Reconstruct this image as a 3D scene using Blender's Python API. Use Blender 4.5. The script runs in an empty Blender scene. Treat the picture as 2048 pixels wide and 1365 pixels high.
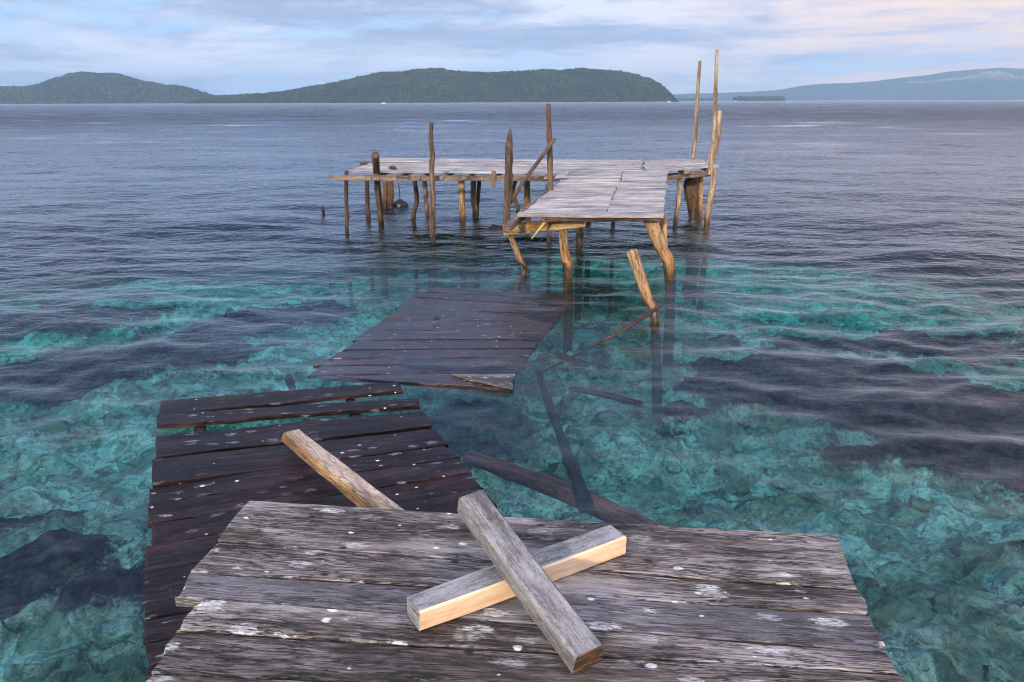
import bpy, bmesh, math, random
import numpy as np
from mathutils import Vector, Matrix, noise

random.seed(7)
rng = np.random.default_rng(11)
S = bpy.context.scene
COL = S.collection
R = math.radians

# ------------------------------------------------------------------ camera
H = 2.3                      # eye height above the water
F = 1450.0                   # focal length in pixels of the 2048 wide photo
PITCH = 18.3
cam_d = bpy.data.cameras.new('camera')
cam_d.sensor_width = 36.0
cam_d.lens = 36.0 * F / 2048.0
cam_d.clip_start = 0.05
cam_d.clip_end = 30000
cam = bpy.data.objects.new('camera', cam_d)
COL.objects.link(cam)
cam_M = Matrix.Translation((0, 0, H)) @ Matrix.Rotation(R(90 - PITCH), 4, 'X') @ Matrix.Rotation(R(-0.2), 4, 'Z')
cam.matrix_world = cam_M
S.camera = cam
CR = cam_M.to_3x3()
CO = Vector((0, 0, H))


def ray(px, py):
    return (CR @ Vector(((px - 1024) / F, -(py - 682.5) / F, -1))).normalized()


def P(px, py, z=0.0):
    """point at height z seen at the photo position (px, py)"""
    d = ray(px, py)
    return CO + d * ((z - H) / d.z)


def PY(px, py, y):
    """point at distance y"""
    d = ray(px, py)
    return CO + d * (y / d.y)


def PU(px, py, z):
    """point below the water at height z"""
    return P(px, py, z)


# ------------------------------------------------------------------ naming
def tag(o, label=None, cat=None, group=None, kind=None):
    if label: o['label'] = label
    if cat: o['category'] = cat
    if group: o['group'] = group
    if kind: o['kind'] = kind
    return o


def empty(name, loc, label, cat, group=None):
    o = bpy.data.objects.new(name, None)
    o.empty_display_size = 0.2
    o.location = loc
    COL.objects.link(o)
    tag(o, label, cat, group)
    return o


def link(name, me, mat, parent=None, smooth=False):
    o = bpy.data.objects.new(name, me)
    COL.objects.link(o)
    if mat is not None:
        me.materials.append(mat)
    if parent is not None:
        o.parent = parent
        o.matrix_parent_inverse = Matrix.Translation(-Vector(parent.location))
    if smooth:
        me.polygons.foreach_set('use_smooth', [True] * len(me.polygons))
    return o


# ------------------------------------------------------------------ node helpers
def newmat(name):
    m = bpy.data.materials.new(name)
    m.use_nodes = True
    nt = m.node_tree
    nt.nodes.clear()
    return m, nt


class N:
    def __init__(s, nt): s.nt = nt
    def n(s, t, **k):
        x = s.nt.nodes.new(t)
        for a, b in k.items(): setattr(x, a, b)
        return x
    def l(s, a, b): s.nt.links.new(a, b)
    def put(s, sock, v):
        if hasattr(v, 'is_output') or isinstance(v, bpy.types.NodeSocket): s.l(v, sock)
        else: sock.default_value = v
    def math(s, op, a, b=0.0, c=None, clamp=False):
        x = s.n('ShaderNodeMath', operation=op, use_clamp=clamp)
        s.put(x.inputs[0], a); s.put(x.inputs[1], b)
        if c is not None: s.put(x.inputs[2], c)
        return x.outputs[0]
    def vmath(s, op, a, b):
        x = s.n('ShaderNodeVectorMath', operation=op)
        s.put(x.inputs[0], a); s.put(x.inputs[1], b)
        return x.outputs[0]
    def noise(s, vec, scale, detail=4, rough=0.55, dist=0.0, out=0):
        x = s.n('ShaderNodeTexNoise')
        s.l(vec, x.inputs['Vector'])
        x.inputs['Scale'].default_value = scale
        x.inputs['Detail'].default_value = detail
        x.inputs['Roughness'].default_value = rough
        x.inputs['Distortion'].default_value = dist
        return x.outputs[out]
    def map(s, vec, scale=(1, 1, 1), loc=(0, 0, 0), rot=(0, 0, 0)):
        x = s.n('ShaderNodeMapping')
        s.l(vec, x.inputs['Vector'])
        s.put(x.inputs['Scale'], scale); s.put(x.inputs['Location'], loc); s.put(x.inputs['Rotation'], rot)
        return x.outputs[0]
    def ss(s, v, a, b, lo=0.0, hi=1.0):
        x = s.n('ShaderNodeMapRange', interpolation_type='SMOOTHSTEP')
        s.put(x.inputs[0], v)
        for i, q in zip((1, 2, 3, 4), (a, b, lo, hi)): s.put(x.inputs[i], q)
        return x.outputs[0]
    def mix(s, f, a, b, mode='MIX'):
        x = s.n('ShaderNodeMix', data_type='RGBA', blend_type=mode)
        s.put(x.inputs[0], f)
        s.put(x.inputs[6], a if not isinstance(a, tuple) else (*a[:3], 1))
        s.put(x.inputs[7], b if not isinstance(b, tuple) else (*b[:3], 1))
        return x.outputs[2]
    def bump(s, h, strength=0.5, dist=0.01, nrm=None):
        x = s.n('ShaderNodeBump')
        s.put(x.inputs['Height'], h)
        x.inputs['Strength'].default_value = strength
        x.inputs['Distance'].default_value = dist
        if nrm is not None: s.l(nrm, x.inputs['Normal'])
        return x.outputs[0]


# ------------------------------------------------------------------ wood
def wood(name, dark, mid, light, spots=0.0, spotcol=(0.75, 0.76, 0.74), rough=0.8, lich=0.0,
         crack=1.0, grain=1.0, wetline=False, bump=1.0, coat=0.0, streak=1.0, spotscale=9.0, saw=0.0, spec=0.5):
    m, nt = newmat(name)
    g = N(nt)
    out = g.n('ShaderNodeOutputMaterial')
    b = g.n('ShaderNodeBsdfPrincipled')
    uv = g.n('ShaderNodeUVMap').outputs[0]
    warp = g.noise(g.map(uv, (3, 3, 1)), 1.0, 2, out=1)
    w2 = g.vmath('MULTIPLY', g.vmath('SUBTRACT', warp, (0.5, 0.5, 0.5)), (0.0, 0.03, 0))
    uvw = g.vmath('ADD', uv, w2)
    fine = g.noise(g.map(uvw, (15 * grain, 210 * grain, 1)), 1.0, 5, 0.7)
    med = g.noise(g.map(uvw, (4.0, 46, 1)), 1.0, 5, 0.66)
    big = g.noise(g.map(uv, (1.3, 4.5, 1)), 1.0, 3, 0.6)
    t = g.math('ADD', g.math('MULTIPLY', fine, 0.55), g.math('MULTIPLY', med, 0.45 * streak))
    t = g.math('ADD', t, g.math('MULTIPLY', g.math('SUBTRACT', big, 0.5), 0.7))
    if saw:
        sw = g.noise(g.map(uv, (60, 150, 1), (0, 0, 0), (0, 0, 0.6)), 1.0, 4, 0.7, 1.5)
        bl = g.noise(g.map(uv, (9, 14, 1), (2, 5, 0)), 1.0, 5, 0.7)
        t = g.math('ADD', t, g.math('MULTIPLY', g.math('ADD', g.math('SUBTRACT', sw, 0.5), g.math('SUBTRACT', bl, 0.5)), saw))
    t = g.ss(t, 0.32, 0.68)
    ramp = g.n('ShaderNodeValToRGB')
    g.l(t, ramp.inputs[0])
    e = ramp.color_ramp.elements
    e[0].position = 0.0; e[0].color = (*dark, 1)
    e[1].position = 1.0; e[1].color = (*light, 1)
    k = e.new(0.5); k.color = (*mid, 1)
    c = ramp.outputs[0]
    # drying cracks along the grain
    ck = g.noise(g.map(uvw, (5.5, 72, 1), (3.1, 7.7, 0)), 1.0, 4, 0.62)
    ckm = g.ss(g.math('ABSOLUTE', g.math('SUBTRACT', ck, 0.5)), 0.0, 0.045, 1.0, 0.0)
    reg = g.ss(g.noise(g.map(uv, (1.5, 9, 1), (9, 2, 0)), 1.0, 2), 0.36, 0.56)
    ckm = g.math('MULTIPLY', g.math('MULTIPLY', ckm, reg), 0.85 * crack)
    c = g.mix(ckm, c, tuple(x * 0.22 for x in dark))
    # tone per object
    kv = g.n('ShaderNodeTexVoronoi', voronoi_dimensions='2D'); kv.inputs['Scale'].default_value = 5.0
    g.l(g.map(uvw, (1, 2.0, 1), (2.7, 8.8, 0)), kv.inputs['Vector'])
    ks = g.n('ShaderNodeSeparateColor'); g.l(kv.outputs['Color'], ks.inputs[0])
    kn = g.math('MULTIPLY', g.ss(kv.outputs['Distance'], 0.04, 0.10, 1.0, 0.0), g.math('GREATER_THAN', ks.outputs[0], 0.72))
    c = g.mix(g.math('MULTIPLY', kn, 0.85 * crack if crack < 1.1 else 0.9), c, tuple(x * 0.35 for x in dark))
    rnd = g.n('ShaderNodeObjectInfo').outputs['Random']
    tone = g.math('ADD', g.math('MULTIPLY', rnd, 0.42), 0.79)
    hs = g.n('ShaderNodeHueSaturation')
    g.l(tone, hs.inputs['Value']); g.l(c, hs.inputs['Color'])
    c = hs.outputs[0]
    if lich > 0:
        ln = g.noise(g.map(uv, (5, 9, 1), (4, 1, 0)), 1.0, 6, 0.7)
        lm = g.math('MULTIPLY', g.ss(ln, 0.6, 0.72), lich)
        lm = g.math('MULTIPLY', lm, g.ss(fine, 0.35, 0.6))
        c = g.mix(lm, c, (0.42, 0.42, 0.33))
    if spots > 0:
        sd = g.noise(g.map(uv, (16, 50, 1)), 1.0, 5, 0.7, out=1)
        v = g.vmath('ADD', g.map(uv, (0.85, 2.0, 1)), g.vmath('MULTIPLY', g.vmath('SUBTRACT', sd, (0.5, 0.5, 0.5)), (0.16, 0.10, 0)))
        vo = g.n('ShaderNodeTexVoronoi', voronoi_dimensions='2D')
        vo.inputs['Scale'].default_value = spotscale
        g.l(v, vo.inputs['Vector'])
        sep = g.n('ShaderNodeSeparateColor'); g.l(vo.outputs['Color'], sep.inputs[0])
        size = g.ss(sep.outputs[0], 1 - spots, 1.0, 0.03, 0.36)
        core = g.ss(g.math('SUBTRACT', vo.outputs['Distance'], size), -0.14, 0.0, 1.0, 0.0)
        fade = g.math('MULTIPLY', core, g.math('ADD', g.math('MULTIPLY', sep.outputs[1], 0.85), 0.22))
        fade = g.math('MULTIPLY', fade, g.ss(g.noise(g.map(uvw, (30, 150, 1)), 1.0, 4, 0.7), 0.38, 0.58))
        fade = g.math('MULTIPLY', fade, g.ss(g.noise(g.map(uv, (1.6, 2.2, 1), (1, 6, 0)), 1.0, 3), 0.34, 0.56, 0.25, 1.0))
        has = g.ss(sep.outputs[0], 1 - spots, 1 - spots + 0.02)
        fade = g.math('MULTIPLY', fade, has)
        c = g.mix(fade, c, spotcol)
        # small solid droppings
        v2 = g.n('ShaderNodeTexVoronoi', voronoi_dimensions='2D')
        v2.inputs['Scale'].default_value = spotscale * 1.7
        vr = g.vmath('ADD', g.map(uv, (1, 1.5, 1), (5.3, 2.1, 0)), g.vmath('MULTIPLY', g.vmath('SUBTRACT', sd, (0.5, 0.5, 0.5)), (0.03, 0.015, 0)))
        g.l(vr, v2.inputs['Vector'])
        s2 = g.n('ShaderNodeSeparateColor'); g.l(v2.outputs['Color'], s2.inputs[0])
        sz = g.math('MULTIPLY', g.math('ADD', s2.outputs[1], 0.35), 0.17)
        f2 = g.math('MULTIPLY', g.math('MULTIPLY', g.ss(g.math('SUBTRACT', v2.outputs['Distance'], sz), -0.07, 0.02, 1.0, 0.0), g.ss(med, 0.32, 0.5, 0.25, 1.0)), g.math('GREATER_THAN', s2.outputs[0], 1 - spots * 0.16))
        c = g.mix(f2, c, (0.80, 0.83, 0.84))
    rv = rough
    if wetline:
        pos = g.n('ShaderNodeNewGeometry').outputs['Position']
        sx = g.n('ShaderNodeSeparateXYZ'); g.l(pos, sx.inputs[0])
        hn = g.noise(g.map(uv, (6, 14, 1)), 1.0, 3)
        z = g.math('SUBTRACT', sx.outputs[2], g.math('MULTIPLY', hn, 0.28))
        wet = g.ss(z, -0.06, 0.14, 0.82, 0.0)
        alg = g.ss(z, 0.05, 0.4, 0.6, 0.0)
        c = g.mix(alg, c, g.mix(1.0, c, (0.85, 0.55, 0.22), 'MULTIPLY'))
        c = g.mix(wet, c, (0.016, 0.012, 0.009))
        c = g.mix(g.ss(z, -0.55, -0.25, 0.85, 0.0), c, (0.075, 0.085, 0.06))
        rv = g.ss(z, -0.05, 0.2, 0.25, rough)
    g.put(b.inputs['Roughness'], rv)
    g.l(c, b.inputs['Base Color'])
    hgt = g.math('SUBTRACT', g.math('ADD', g.math('MULTIPLY', fine, 0.5), g.math('MULTIPLY', med, 0.8)), g.math('MULTIPLY', ckm, 1.6))
    g.l(g.bump(hgt, 0.75 * bump, 0.006), b.inputs['Normal'])
    b.inputs['Specular IOR Level'].default_value = spec
    if coat:
        b.inputs['Coat Weight'].default_value = coat
        b.inputs['Coat Roughness'].default_value = 0.12
        b.inputs['Coat IOR'].default_value = 1.33
        pos = g.n('ShaderNodeNewGeometry').outputs['Position']
        wn = g.noise(g.map(pos, (5, 11, 1)), 1.0, 3, 0.5, 0.6)
        g.l(g.bump(g.math('ADD', wn, g.math('MULTIPLY', fine, 0.12)), 0.5, 0.03), b.inputs['Coat Normal'])
    g.l(b.outputs[0], out.inputs[0])
    return m


M = {}
M['deck'] = wood('weathered_brown_plank', (0.022, 0.016, 0.013), (0.150, 0.124, 0.113), (0.37, 0.335, 0.32), spots=0.75, lich=0.9, rough=0.85, crack=1.15, spotscale=7.5)
M['deck_grey'] = wood('weathered_grey_plank', (0.07, 0.065, 0.068), (0.17, 0.16, 0.17), (0.28, 0.275, 0.29), spots=0.45, lich=0.5, rough=0.85, crack=0.9, spotscale=7.5)
M['pale'] = wood('bleached_plank', (0.14, 0.13, 0.125), (0.35, 0.335, 0.325), (0.53, 0.51, 0.50), rough=0.7, crack=0.35, bump=0.7)
M['wet'] = wood('soaked_plank', (0.005, 0.002, 0.002), (0.024, 0.012, 0.012), (0.06, 0.032, 0.033), spots=0.3, spotcol=(0.36, 0.33, 0.35), rough=0.5, coat=0.2, crack=1.0, spotscale=9, spec=0.15)
M['wet2'] = wood('soaked_submerged_plank', (0.006, 0.002, 0.002), (0.028, 0.012, 0.012), (0.075, 0.036, 0.036), spots=0.14, spotcol=(0.45, 0.42, 0.45), rough=0.4, coat=0.75, crack=1.0, spotscale=10, spec=0.3)
M['dry'] = wood('crusted_plank', (0.03, 0.026, 0.025), (0.16, 0.15, 0.14), (0.32, 0.31, 0.29), spots=0.6, lich=0.5, rough=0.75)
M['post'] = wood('driftwood_post', (0.06, 0.03, 0.014), (0.38, 0.24, 0.12), (0.66, 0.48, 0.28), rough=0.8, wetline=True, streak=1.1, crack=0.9, grain=0.6)
M['post_dark'] = wood('weathered_post', (0.030, 0.019, 0.014), (0.115, 0.075, 0.052), (0.22, 0.155, 0.115), rough=0.85, wetline=True, grain=0.6)
M['beam'] = wood('sawn_beam', (0.06, 0.045, 0.035), (0.20, 0.155, 0.12), (0.34, 0.28, 0.23), rough=0.8)
M['gold'] = wood('yellow_beam', (0.20, 0.11, 0.04), (0.52, 0.35, 0.16), (0.70, 0.52, 0.28), rough=0.75, crack=0.5)
M['fresh'] = wood('fresh_cut_wood', (0.60, 0.40, 0.23), (0.76, 0.57, 0.38), (0.86, 0.69, 0.49), rough=0.6, crack=0.12, bump=0.25)
M['timber'] = wood('grey_sawn_timber', (0.12, 0.115, 0.11), (0.25, 0.245, 0.24), (0.40, 0.40, 0.41), rough=0.75, crack=0.45, grain=1.0, bump=0.6, saw=0.55)
M['endgrain'] = wood('dark_end_grain', (0.05, 0.025, 0.012), (0.17, 0.09, 0.045), (0.28, 0.16, 0.08), rough=0.7, grain=0.5)
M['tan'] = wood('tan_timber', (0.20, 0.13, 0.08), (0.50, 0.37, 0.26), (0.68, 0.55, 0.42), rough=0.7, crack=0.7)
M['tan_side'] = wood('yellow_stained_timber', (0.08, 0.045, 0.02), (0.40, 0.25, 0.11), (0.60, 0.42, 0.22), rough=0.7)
M['sunk'] = wood('sunken_wood', (0.03, 0.012, 0.008), (0.16, 0.06, 0.04), (0.32, 0.13, 0.08), rough=0.9)
M['branch'] = wood('wet_red_branch', (0.012, 0.006, 0.004), (0.055, 0.024, 0.018), (0.11, 0.05, 0.036), rough=0.5)
M['sunk_dark'] = wood('sunken_dark_wood', (0.01, 0.01, 0.01), (0.03, 0.027, 0.025), (0.06, 0.05, 0.045), rough=0.9)
M['bamboo'] = wood('bamboo_skin', (0.20, 0.13, 0.03), (0.45, 0.33, 0.09), (0.6, 0.48, 0.16), rough=0.5, crack=0.2)
M['pole'] = wood('peeled_pole', (0.16, 0.11, 0.06), (0.40, 0.31, 0.20), (0.60, 0.50, 0.36), rough=0.7, wetline=True, grain=0.7)


def plain(name, col, rough=0.6, nscale=8.0, amt=0.3):
    m, nt = newmat(name)
    g = N(nt)
    out = g.n('ShaderNodeOutputMaterial'); b = g.n('ShaderNodeBsdfPrincipled')
    pos = g.n('ShaderNodeTexCoord').outputs['Object']
    nn = g.noise(pos, nscale, 4)
    c = g.mix(g.ss(nn, 0.3, 0.7), tuple(x * (1 - amt) for x in col), col)
    g.l(c, b.inputs['Base Color']); b.inputs['Roughness'].default_value = rough
    g.l(g.bump(nn, 0.3, 0.01), b.inputs['Normal'])
    g.l(b.outputs[0], out.inputs[0])
    return m


M['black'] = plain('black_rubber', (0.02, 0.022, 0.028), 0.45)
M['rope'] = plain('dark_rope', (0.03, 0.03, 0.028), 0.9, 60)
M['white'] = plain('white_paint', (0.8, 0.8, 0.78), 0.5, 3, 0.1)
M['glass'] = plain('dark_cabin_glass', (0.03, 0.04, 0.05), 0.15, 3, 0.1)
M['rock'] = plain('dark_reef_rock', (0.05, 0.035, 0.035), 0.7, 6, 0.6)


# ------------------------------------------------------------------ plank and post builders
def lerp(a, b, t): return a + (b - a) * t


def plank_mesh(c, th, seed, jag=0.006, warp=0.004, nl=None, bev=0.004, close=True):
    """c = far-left, far-right, near-right, near-left in 3D. Grain runs left to right."""
    r = random.Random(seed)
    fl, fr, nr, nl_ = [Vector(q) for q in c]
    L = ((fr - fl).length + (nr - nl_).length) / 2
    W = ((nl_ - fl).length + (nr - fr).length) / 2
    n = nl or max(6, min(70, int(L / 0.035)))
    m = 6
    me_v, uvs, faces = [], [], []
    off = Vector((seed * 1.37 % 17, seed * 2.71 % 13, seed * 0.77 % 9))
    ou, ov = r.uniform(0, 50), r.uniform(0, 50)
    vs = [0.0, bev / max(W, 0.01), 0.35, 0.65, 1 - bev / max(W, 0.01), 1.0]
    e0 = [r.uniform(-1, 1) * jag * 2.2 for _ in range(m)]
    e1 = [r.uniform(-1, 1) * jag * 2.2 for _ in range(m)]
    us = [0.0, bev / L] + [i / (n - 1) for i in range(1, n - 1)] + [1 - bev / L, 1.0]
    n = len(us)
    grid = []
    for i, u in enumerate(us):
        a = lerp(fl, fr, u); b = lerp(nl_, nr, u)
        wv = (b - a)
        along = (fr - fl).normalized()
        row = []
        for j, v in enumerate(vs):
            p = a + wv * v
            s = noise.noise(Vector((u * L * 3, (0 if j < 3 else 5), 0)) + off)
            s2 = noise.noise(Vector((u * L * 14, (0 if j < 3 else 5), 3)) + off)
            if j in (0, 1): p = p + wv.normalized() * (s * jag + s2 * jag * 0.5)
            if j in (4, 5): p = p + wv.normalized() * (s * jag + s2 * jag * 0.5)
            z = noise.noise(Vector((u * L * 1.6, v * W * 4, 0)) + off * 2) * warp
            z += noise.noise(Vector((u * L * 9, v * W * 22, 0)) + off * 3) * warp * 0.35
            if j in (0, 5): z -= bev
            if i in (0, n - 1): z -= bev * 0.6
            if i < 2: p = p + along * e0[j]
            if i > n - 3: p = p + along * e1[j]
            p = p + Vector((0, 0, z))
            row.append(len(me_v)); me_v.append(p); uvs.append((ou + u * L, ov + v * W))
        grid.append(row)
    for i in range(n - 1):
        for j in range(m - 1):
            faces.append((grid[i][j], grid[i + 1][j], grid[i + 1][j + 1], grid[i][j + 1]))
    # bottom
    base = []
    for i in range(n):
        q = []
        for j in (0, m - 1):
            p = me_v[grid[i][j]] - Vector((0, 0, th - bev))
            q.append(len(me_v)); me_v.append(p); uvs.append((ou + us[i] * L, ov + (-th if j == 0 else W + th)))
        base.append(q)
    for i in range(n - 1):
        faces.append((grid[i][0], base[i][0], base[i + 1][0], grid[i + 1][0]))
        faces.append((grid[i][m - 1], grid[i + 1][m - 1], base[i + 1][1], base[i][1]))
        faces.append((base[i][0], base[i][1], base[i + 1][1], base[i + 1][0]))
    faces.append(tuple([base[0][0]] + [grid[0][j] for j in range(m)] + [base[0][1]]))
    faces.append(tuple([base[-1][1]] + [grid[-1][j] for j in reversed(range(m))] + [base[-1][0]]))
    me = bpy.data.meshes.new('plank')
    me.from_pydata(me_v, [], faces)
    ul = me.uv_layers.new(name='UVMap')
    for lp in me.loops:
        ul.data[lp.index].uv = uvs[lp.vertex_index]
    bm = bmesh.new(); bm.from_mesh(me)
    bmesh.ops.recalc_face_normals(bm, faces=bm.faces)
    bm.to_mesh(me); bm.free()
    return me


def plank(c, th, mat, parent, seed, name='plank', **k):
    return link(name, plank_mesh(c, th, seed, **k), mat, parent)


def box_beam(a, b, w, h, mat, parent, name, seed=0, endmat=None, sidemat=None, up=Vector((0, 0, 1)), wob=0.0025, cutA=0.0, label=None):
    """sawn beam whose TOP centre line runs from a to b."""
    a = Vector(a); b = Vector(b)
    d = (b - a); L = d.length; d.normalize()
    sx = d.cross(up).normalized()
    uz = sx.cross(d).normalized()
    n = max(3, min(60, int(L / 0.03)))
    bv = min(0.006, w * 0.08)
    prof = [(-w / 2 + bv, 0), (w / 2 - bv, 0), (w / 2, -bv), (w / 2, -h + bv), (w / 2 - bv, -h), (-w / 2 + bv, -h), (-w / 2, -h + bv), (-w / 2, -bv)]
    r = random.Random(seed)
    ou, ov = r.uniform(0, 40), r.uniform(0, 40)
    off = Vector((seed * 3.1 % 11, seed * 1.7 % 7, 0))
    per = [0]
    for k in range(8):
        p0, p1 = prof[k], prof[(k + 1) % 8]
        per.append(per[-1] + math.hypot(p1[0] - p0[0], p1[1] - p0[1]))
    bm = bmesh.new(); ul = bm.loops.layers.uv.new('UVMap')
    rings = []
    for i in range(n + 1):
        u = i / n
        ring = []
        for k, (px, pz) in enumerate(prof):
            wv = noise.noise(Vector((u * L * 3, px * 9, pz * 9)) + off) * wob * 2
            wz = noise.noise(Vector((u * L * 3, px * 9, pz * 9 + 7)) + off) * wob * 2
            ex = cutA * (-pz / h) if i == 0 else 0.0
            if r.random() < 0.10: px, pz = px * (1 - r.uniform(0.02, 0.07)), pz - r.uniform(-1, 1) * 0.0025
            if i in (0, n): ex += r.uniform(-1, 1) * 0.0035
            ring.append(bm.verts.new(a + d * (u * L + ex) + sx * (px + wv) + uz * (pz + wz)))
        rings.append(ring)
    for i in range(n):
        for k in range(8):
            k2 = (k + 1) % 8
            f = bm.faces.new((rings[i][k], rings[i + 1][k], rings[i + 1][k2], rings[i][k2]))
            us = (i / n * L, (i + 1) / n * L)
            for lp, (uu, vv) in zip(f.loops, ((us[0], per[k]), (us[1], per[k]), (us[1], per[k + 1]), (us[0], per[k + 1]))):
                lp[ul].uv = (ou + uu, ov + vv)
            if sidemat is not None and k in (1, 2, 3):
                f.material_index = 2
    for ring, s in ((rings[0], 1), (rings[-1], -1)):
        f = bm.faces.new(ring if s > 0 else list(reversed(ring)))
        for lp, q in zip(f.loops, prof if s > 0 else list(reversed(prof))):
            lp[ul].uv = (ou + q[0], ov + q[1])
        f.material_index = 1
    bmesh.ops.recalc_face_normals(bm, faces=bm.faces)
    me = bpy.data.meshes.new(name); bm.to_mesh(me); bm.free()
    o = link(name, me, mat, parent)
    me.materials.append(endmat or mat); me.materials.append(sidemat or mat)
    if label: o['label'] = label
    return o


def log_mesh(pts, rad, seed, seg=14, rough=0.12, knots=2, pointed=False, oval=1.0):
    """tapered crooked trunk through pts with radii rad"""
    r = random.Random(seed)
    pts = [Vector(p) for p in pts]
    if not isinstance(rad, (list, tuple)): rad = [rad] * len(pts)
    # resample with catmull rom
    q, rr = [], []
    ext = [pts[0] * 2 - pts[1]] + pts + [pts[-1] * 2 - pts[-2]]
    for i in range(len(pts) - 1):
        p0, p1, p2, p3 = ext[i:i + 4]
        L = (p2 - p1).length
        k = max(3, int(L / max(0.035, rad[i] * 0.9)))
        k = min(k, 60)
        for j in range(k):
            t = j / k
            q.append(0.5 * ((2 * p1) + (p2 - p0) * t + (2 * p0 - 5 * p1 + 4 * p2 - p3) * t * t + (3 * p1 - p0 - 3 * p2 + p3) * t ** 3))
            rr.append(lerp(rad[i], rad[i + 1], t))
    q.append(pts[-1]); rr.append(rad[-1])
    off = Vector((seed * 2.3 % 19, seed * 1.1 % 23, seed * 0.7 % 5))
    kn = [(r.uniform(0.05, 0.95), r.uniform(0, 6.28), r.uniform(0.25, 0.55)) for _ in range(knots)]
    bm = bmesh.new(); ul = bm.loops.layers.uv.new('UVMap')
    rings = []; s = 0; ss = []
    total = sum((q[i + 1] - q[i]).length for i in range(len(q) - 1))
    x = None
    for i, p in enumerate(q):
        d = (q[min(i + 1, len(q) - 1)] - q[max(i - 1, 0)]).normalized()
        if x is None: x = d.orthogonal().normalized()
        x = (x - d * x.dot(d)).normalized(); y = d.cross(x)
        if i: s += (q[i] - q[i - 1]).length
        ss.append(s)
        ring = []
        for k in range(seg):
            a = 2 * math.pi * k / seg
            rad_ = rr[i] * (1 + rough * noise.noise(Vector((math.cos(a) * 1.4, math.sin(a) * 1.4, s * 3.5)) + off)
                            + rough * 0.8 * noise.noise(Vector((math.cos(a) * 3.5, math.sin(a) * 3.5, s * 1.2)) + off)
                            + rough * 0.9 * noise.noise(Vector((0, 0, s * 6)) + off))
            for kt, ka, kh in kn:
                da = math.atan2(math.sin(a - ka), math.cos(a - ka))
                dd = (s - kt * total) / max(rr[i] * 1.3, 0.02)
                rad_ += rr[i] * kh * math.exp(-dd * dd - (da / 0.6) ** 2)
            if pointed and i == 0: rad_ *= 0.12 if k > 3 else 0.5
            if pointed and i == 1: rad_ *= 0.75
            jag = d * (r.uniform(-0.25, 0.25) * rr[i]) if i == 0 else Vector((0, 0, 0))
            ring.append(bm.verts.new(p + x * math.cos(a) * rad_ * oval + y * math.sin(a) * rad_ + jag))
        rings.append(ring)
    ou, ov = r.uniform(0, 30), r.uniform(0, 30)
    for i in range(len(rings) - 1):
        for k in range(seg):
            k2 = (k + 1) % seg
            f = bm.faces.new((rings[i][k], rings[i][k2], rings[i + 1][k2], rings[i + 1][k]))
            c = 2 * math.pi * rr[i] / seg
            for lp, (uu, vv) in zip(f.loops, ((ss[i], k * c), (ss[i], (k + 1) * c), (ss[i + 1], (k + 1) * c), (ss[i + 1], k * c))):
                lp[ul].uv = (ou + uu, ov + vv)
            f.smooth = True
    for ring in (rings[0], rings[-1]):
        f = bm.faces.new(ring)
        for lp in f.loops: lp[ul].uv = (lp.vert.co.x, lp.vert.co.y)
    bmesh.ops.recalc_face_normals(bm, faces=bm.faces)
    me = bpy.data.meshes.new('log'); bm.to_mesh(me); bm.free()
    return me


def log(name, pts, rad, mat, parent=None, seed=1, **k):
    return link(name, log_mesh(pts, rad, seed, **k), mat, parent)


# ------------------------------------------------------------------ foreground deck
ZD = 0.90
deck = empty('broken_deck', P(1000, 1300, ZD - 0.04), 'nearest brown weathered plank deck spattered with white droppings, carrying two crossed timbers', 'deck')
TL = [  # far-left, far-right, near-right, near-left of each visible plank
    ((497, 1000), (1671, 1071), (1714, 1179), (437, 1081)),
    ((436, 1083), (1716, 1182.5), (1737, 1228), (384, 1143)),
    ((382, 1145), (1738, 1230), (1774, 1304), (352, 1193)),
    ((400, 1197), (1777, 1306.5), (1798, 1347), (352, 1260)),
    ((350, 1263), (1800, 1350), (1824, 1404), (300, 1346)),
    ((298, 1349), (1827, 1407), (1870, 1500), (235, 1432)),
]
mats = ['deck', 'deck', 'deck_grey', 'deck', 'deck', 'deck']
for i, q in enumerate(TL):
    c = [P(x, y, ZD) for x, y in q]
    o = plank(c, 0.035, M[mats[i]], deck, 31 + i, jag=0.004, warp=0.005)
    if i == 2: o['label'] = 'grey plank whose left end sticks out past the others'
a, b = P(300, 1500, ZD), P(1890, 1500, ZD)
y0 = P(1000, 1475, ZD).y - 0.02
for k in range(4):   # planks below the frame, up to the photographer's feet
    y1 = y0 - 0.2
    plank([(-1.12, y0, ZD), (1.17 + 0.01 * k, y0 - 0.02, ZD), (1.17, y1 - 0.012, ZD), (-1.16, y1 + 0.008, ZD)], 0.035, M['deck'], deck, 60 + k)
    y0 = y1 - 0.006
for x in (-0.72, 0.98):   # bearers under the deck
    box_beam((x * 0.6 if x < 0 else 0.85, 2.22, ZD - 0.04), (x, 0.25, ZD - 0.04), 0.07, 0.09, M['sunk_dark'], deck, 'bearer', 5)
for x, y in ((-0.40, 2.1), (0.84, 2.05), (-0.75, 0.4), (0.95, 0.4)):
    log('post', [(x, y, ZD - 0.12), (x + 0.03, y + 0.02, 0.2), (x, y, -1.6)], 0.05, M['post_dark'], deck, seed=int(90 + x * 10))

# ------------------------------------------------------------------ the two crossed timbers
tb = 0.068


def timber_from(pA, pB, zA, zB, w, h, mat, name, seed, **k):
    return box_beam(P(*pA, zA), P(*pB, zB), w, h, mat, None, name, seed, **k)


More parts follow.
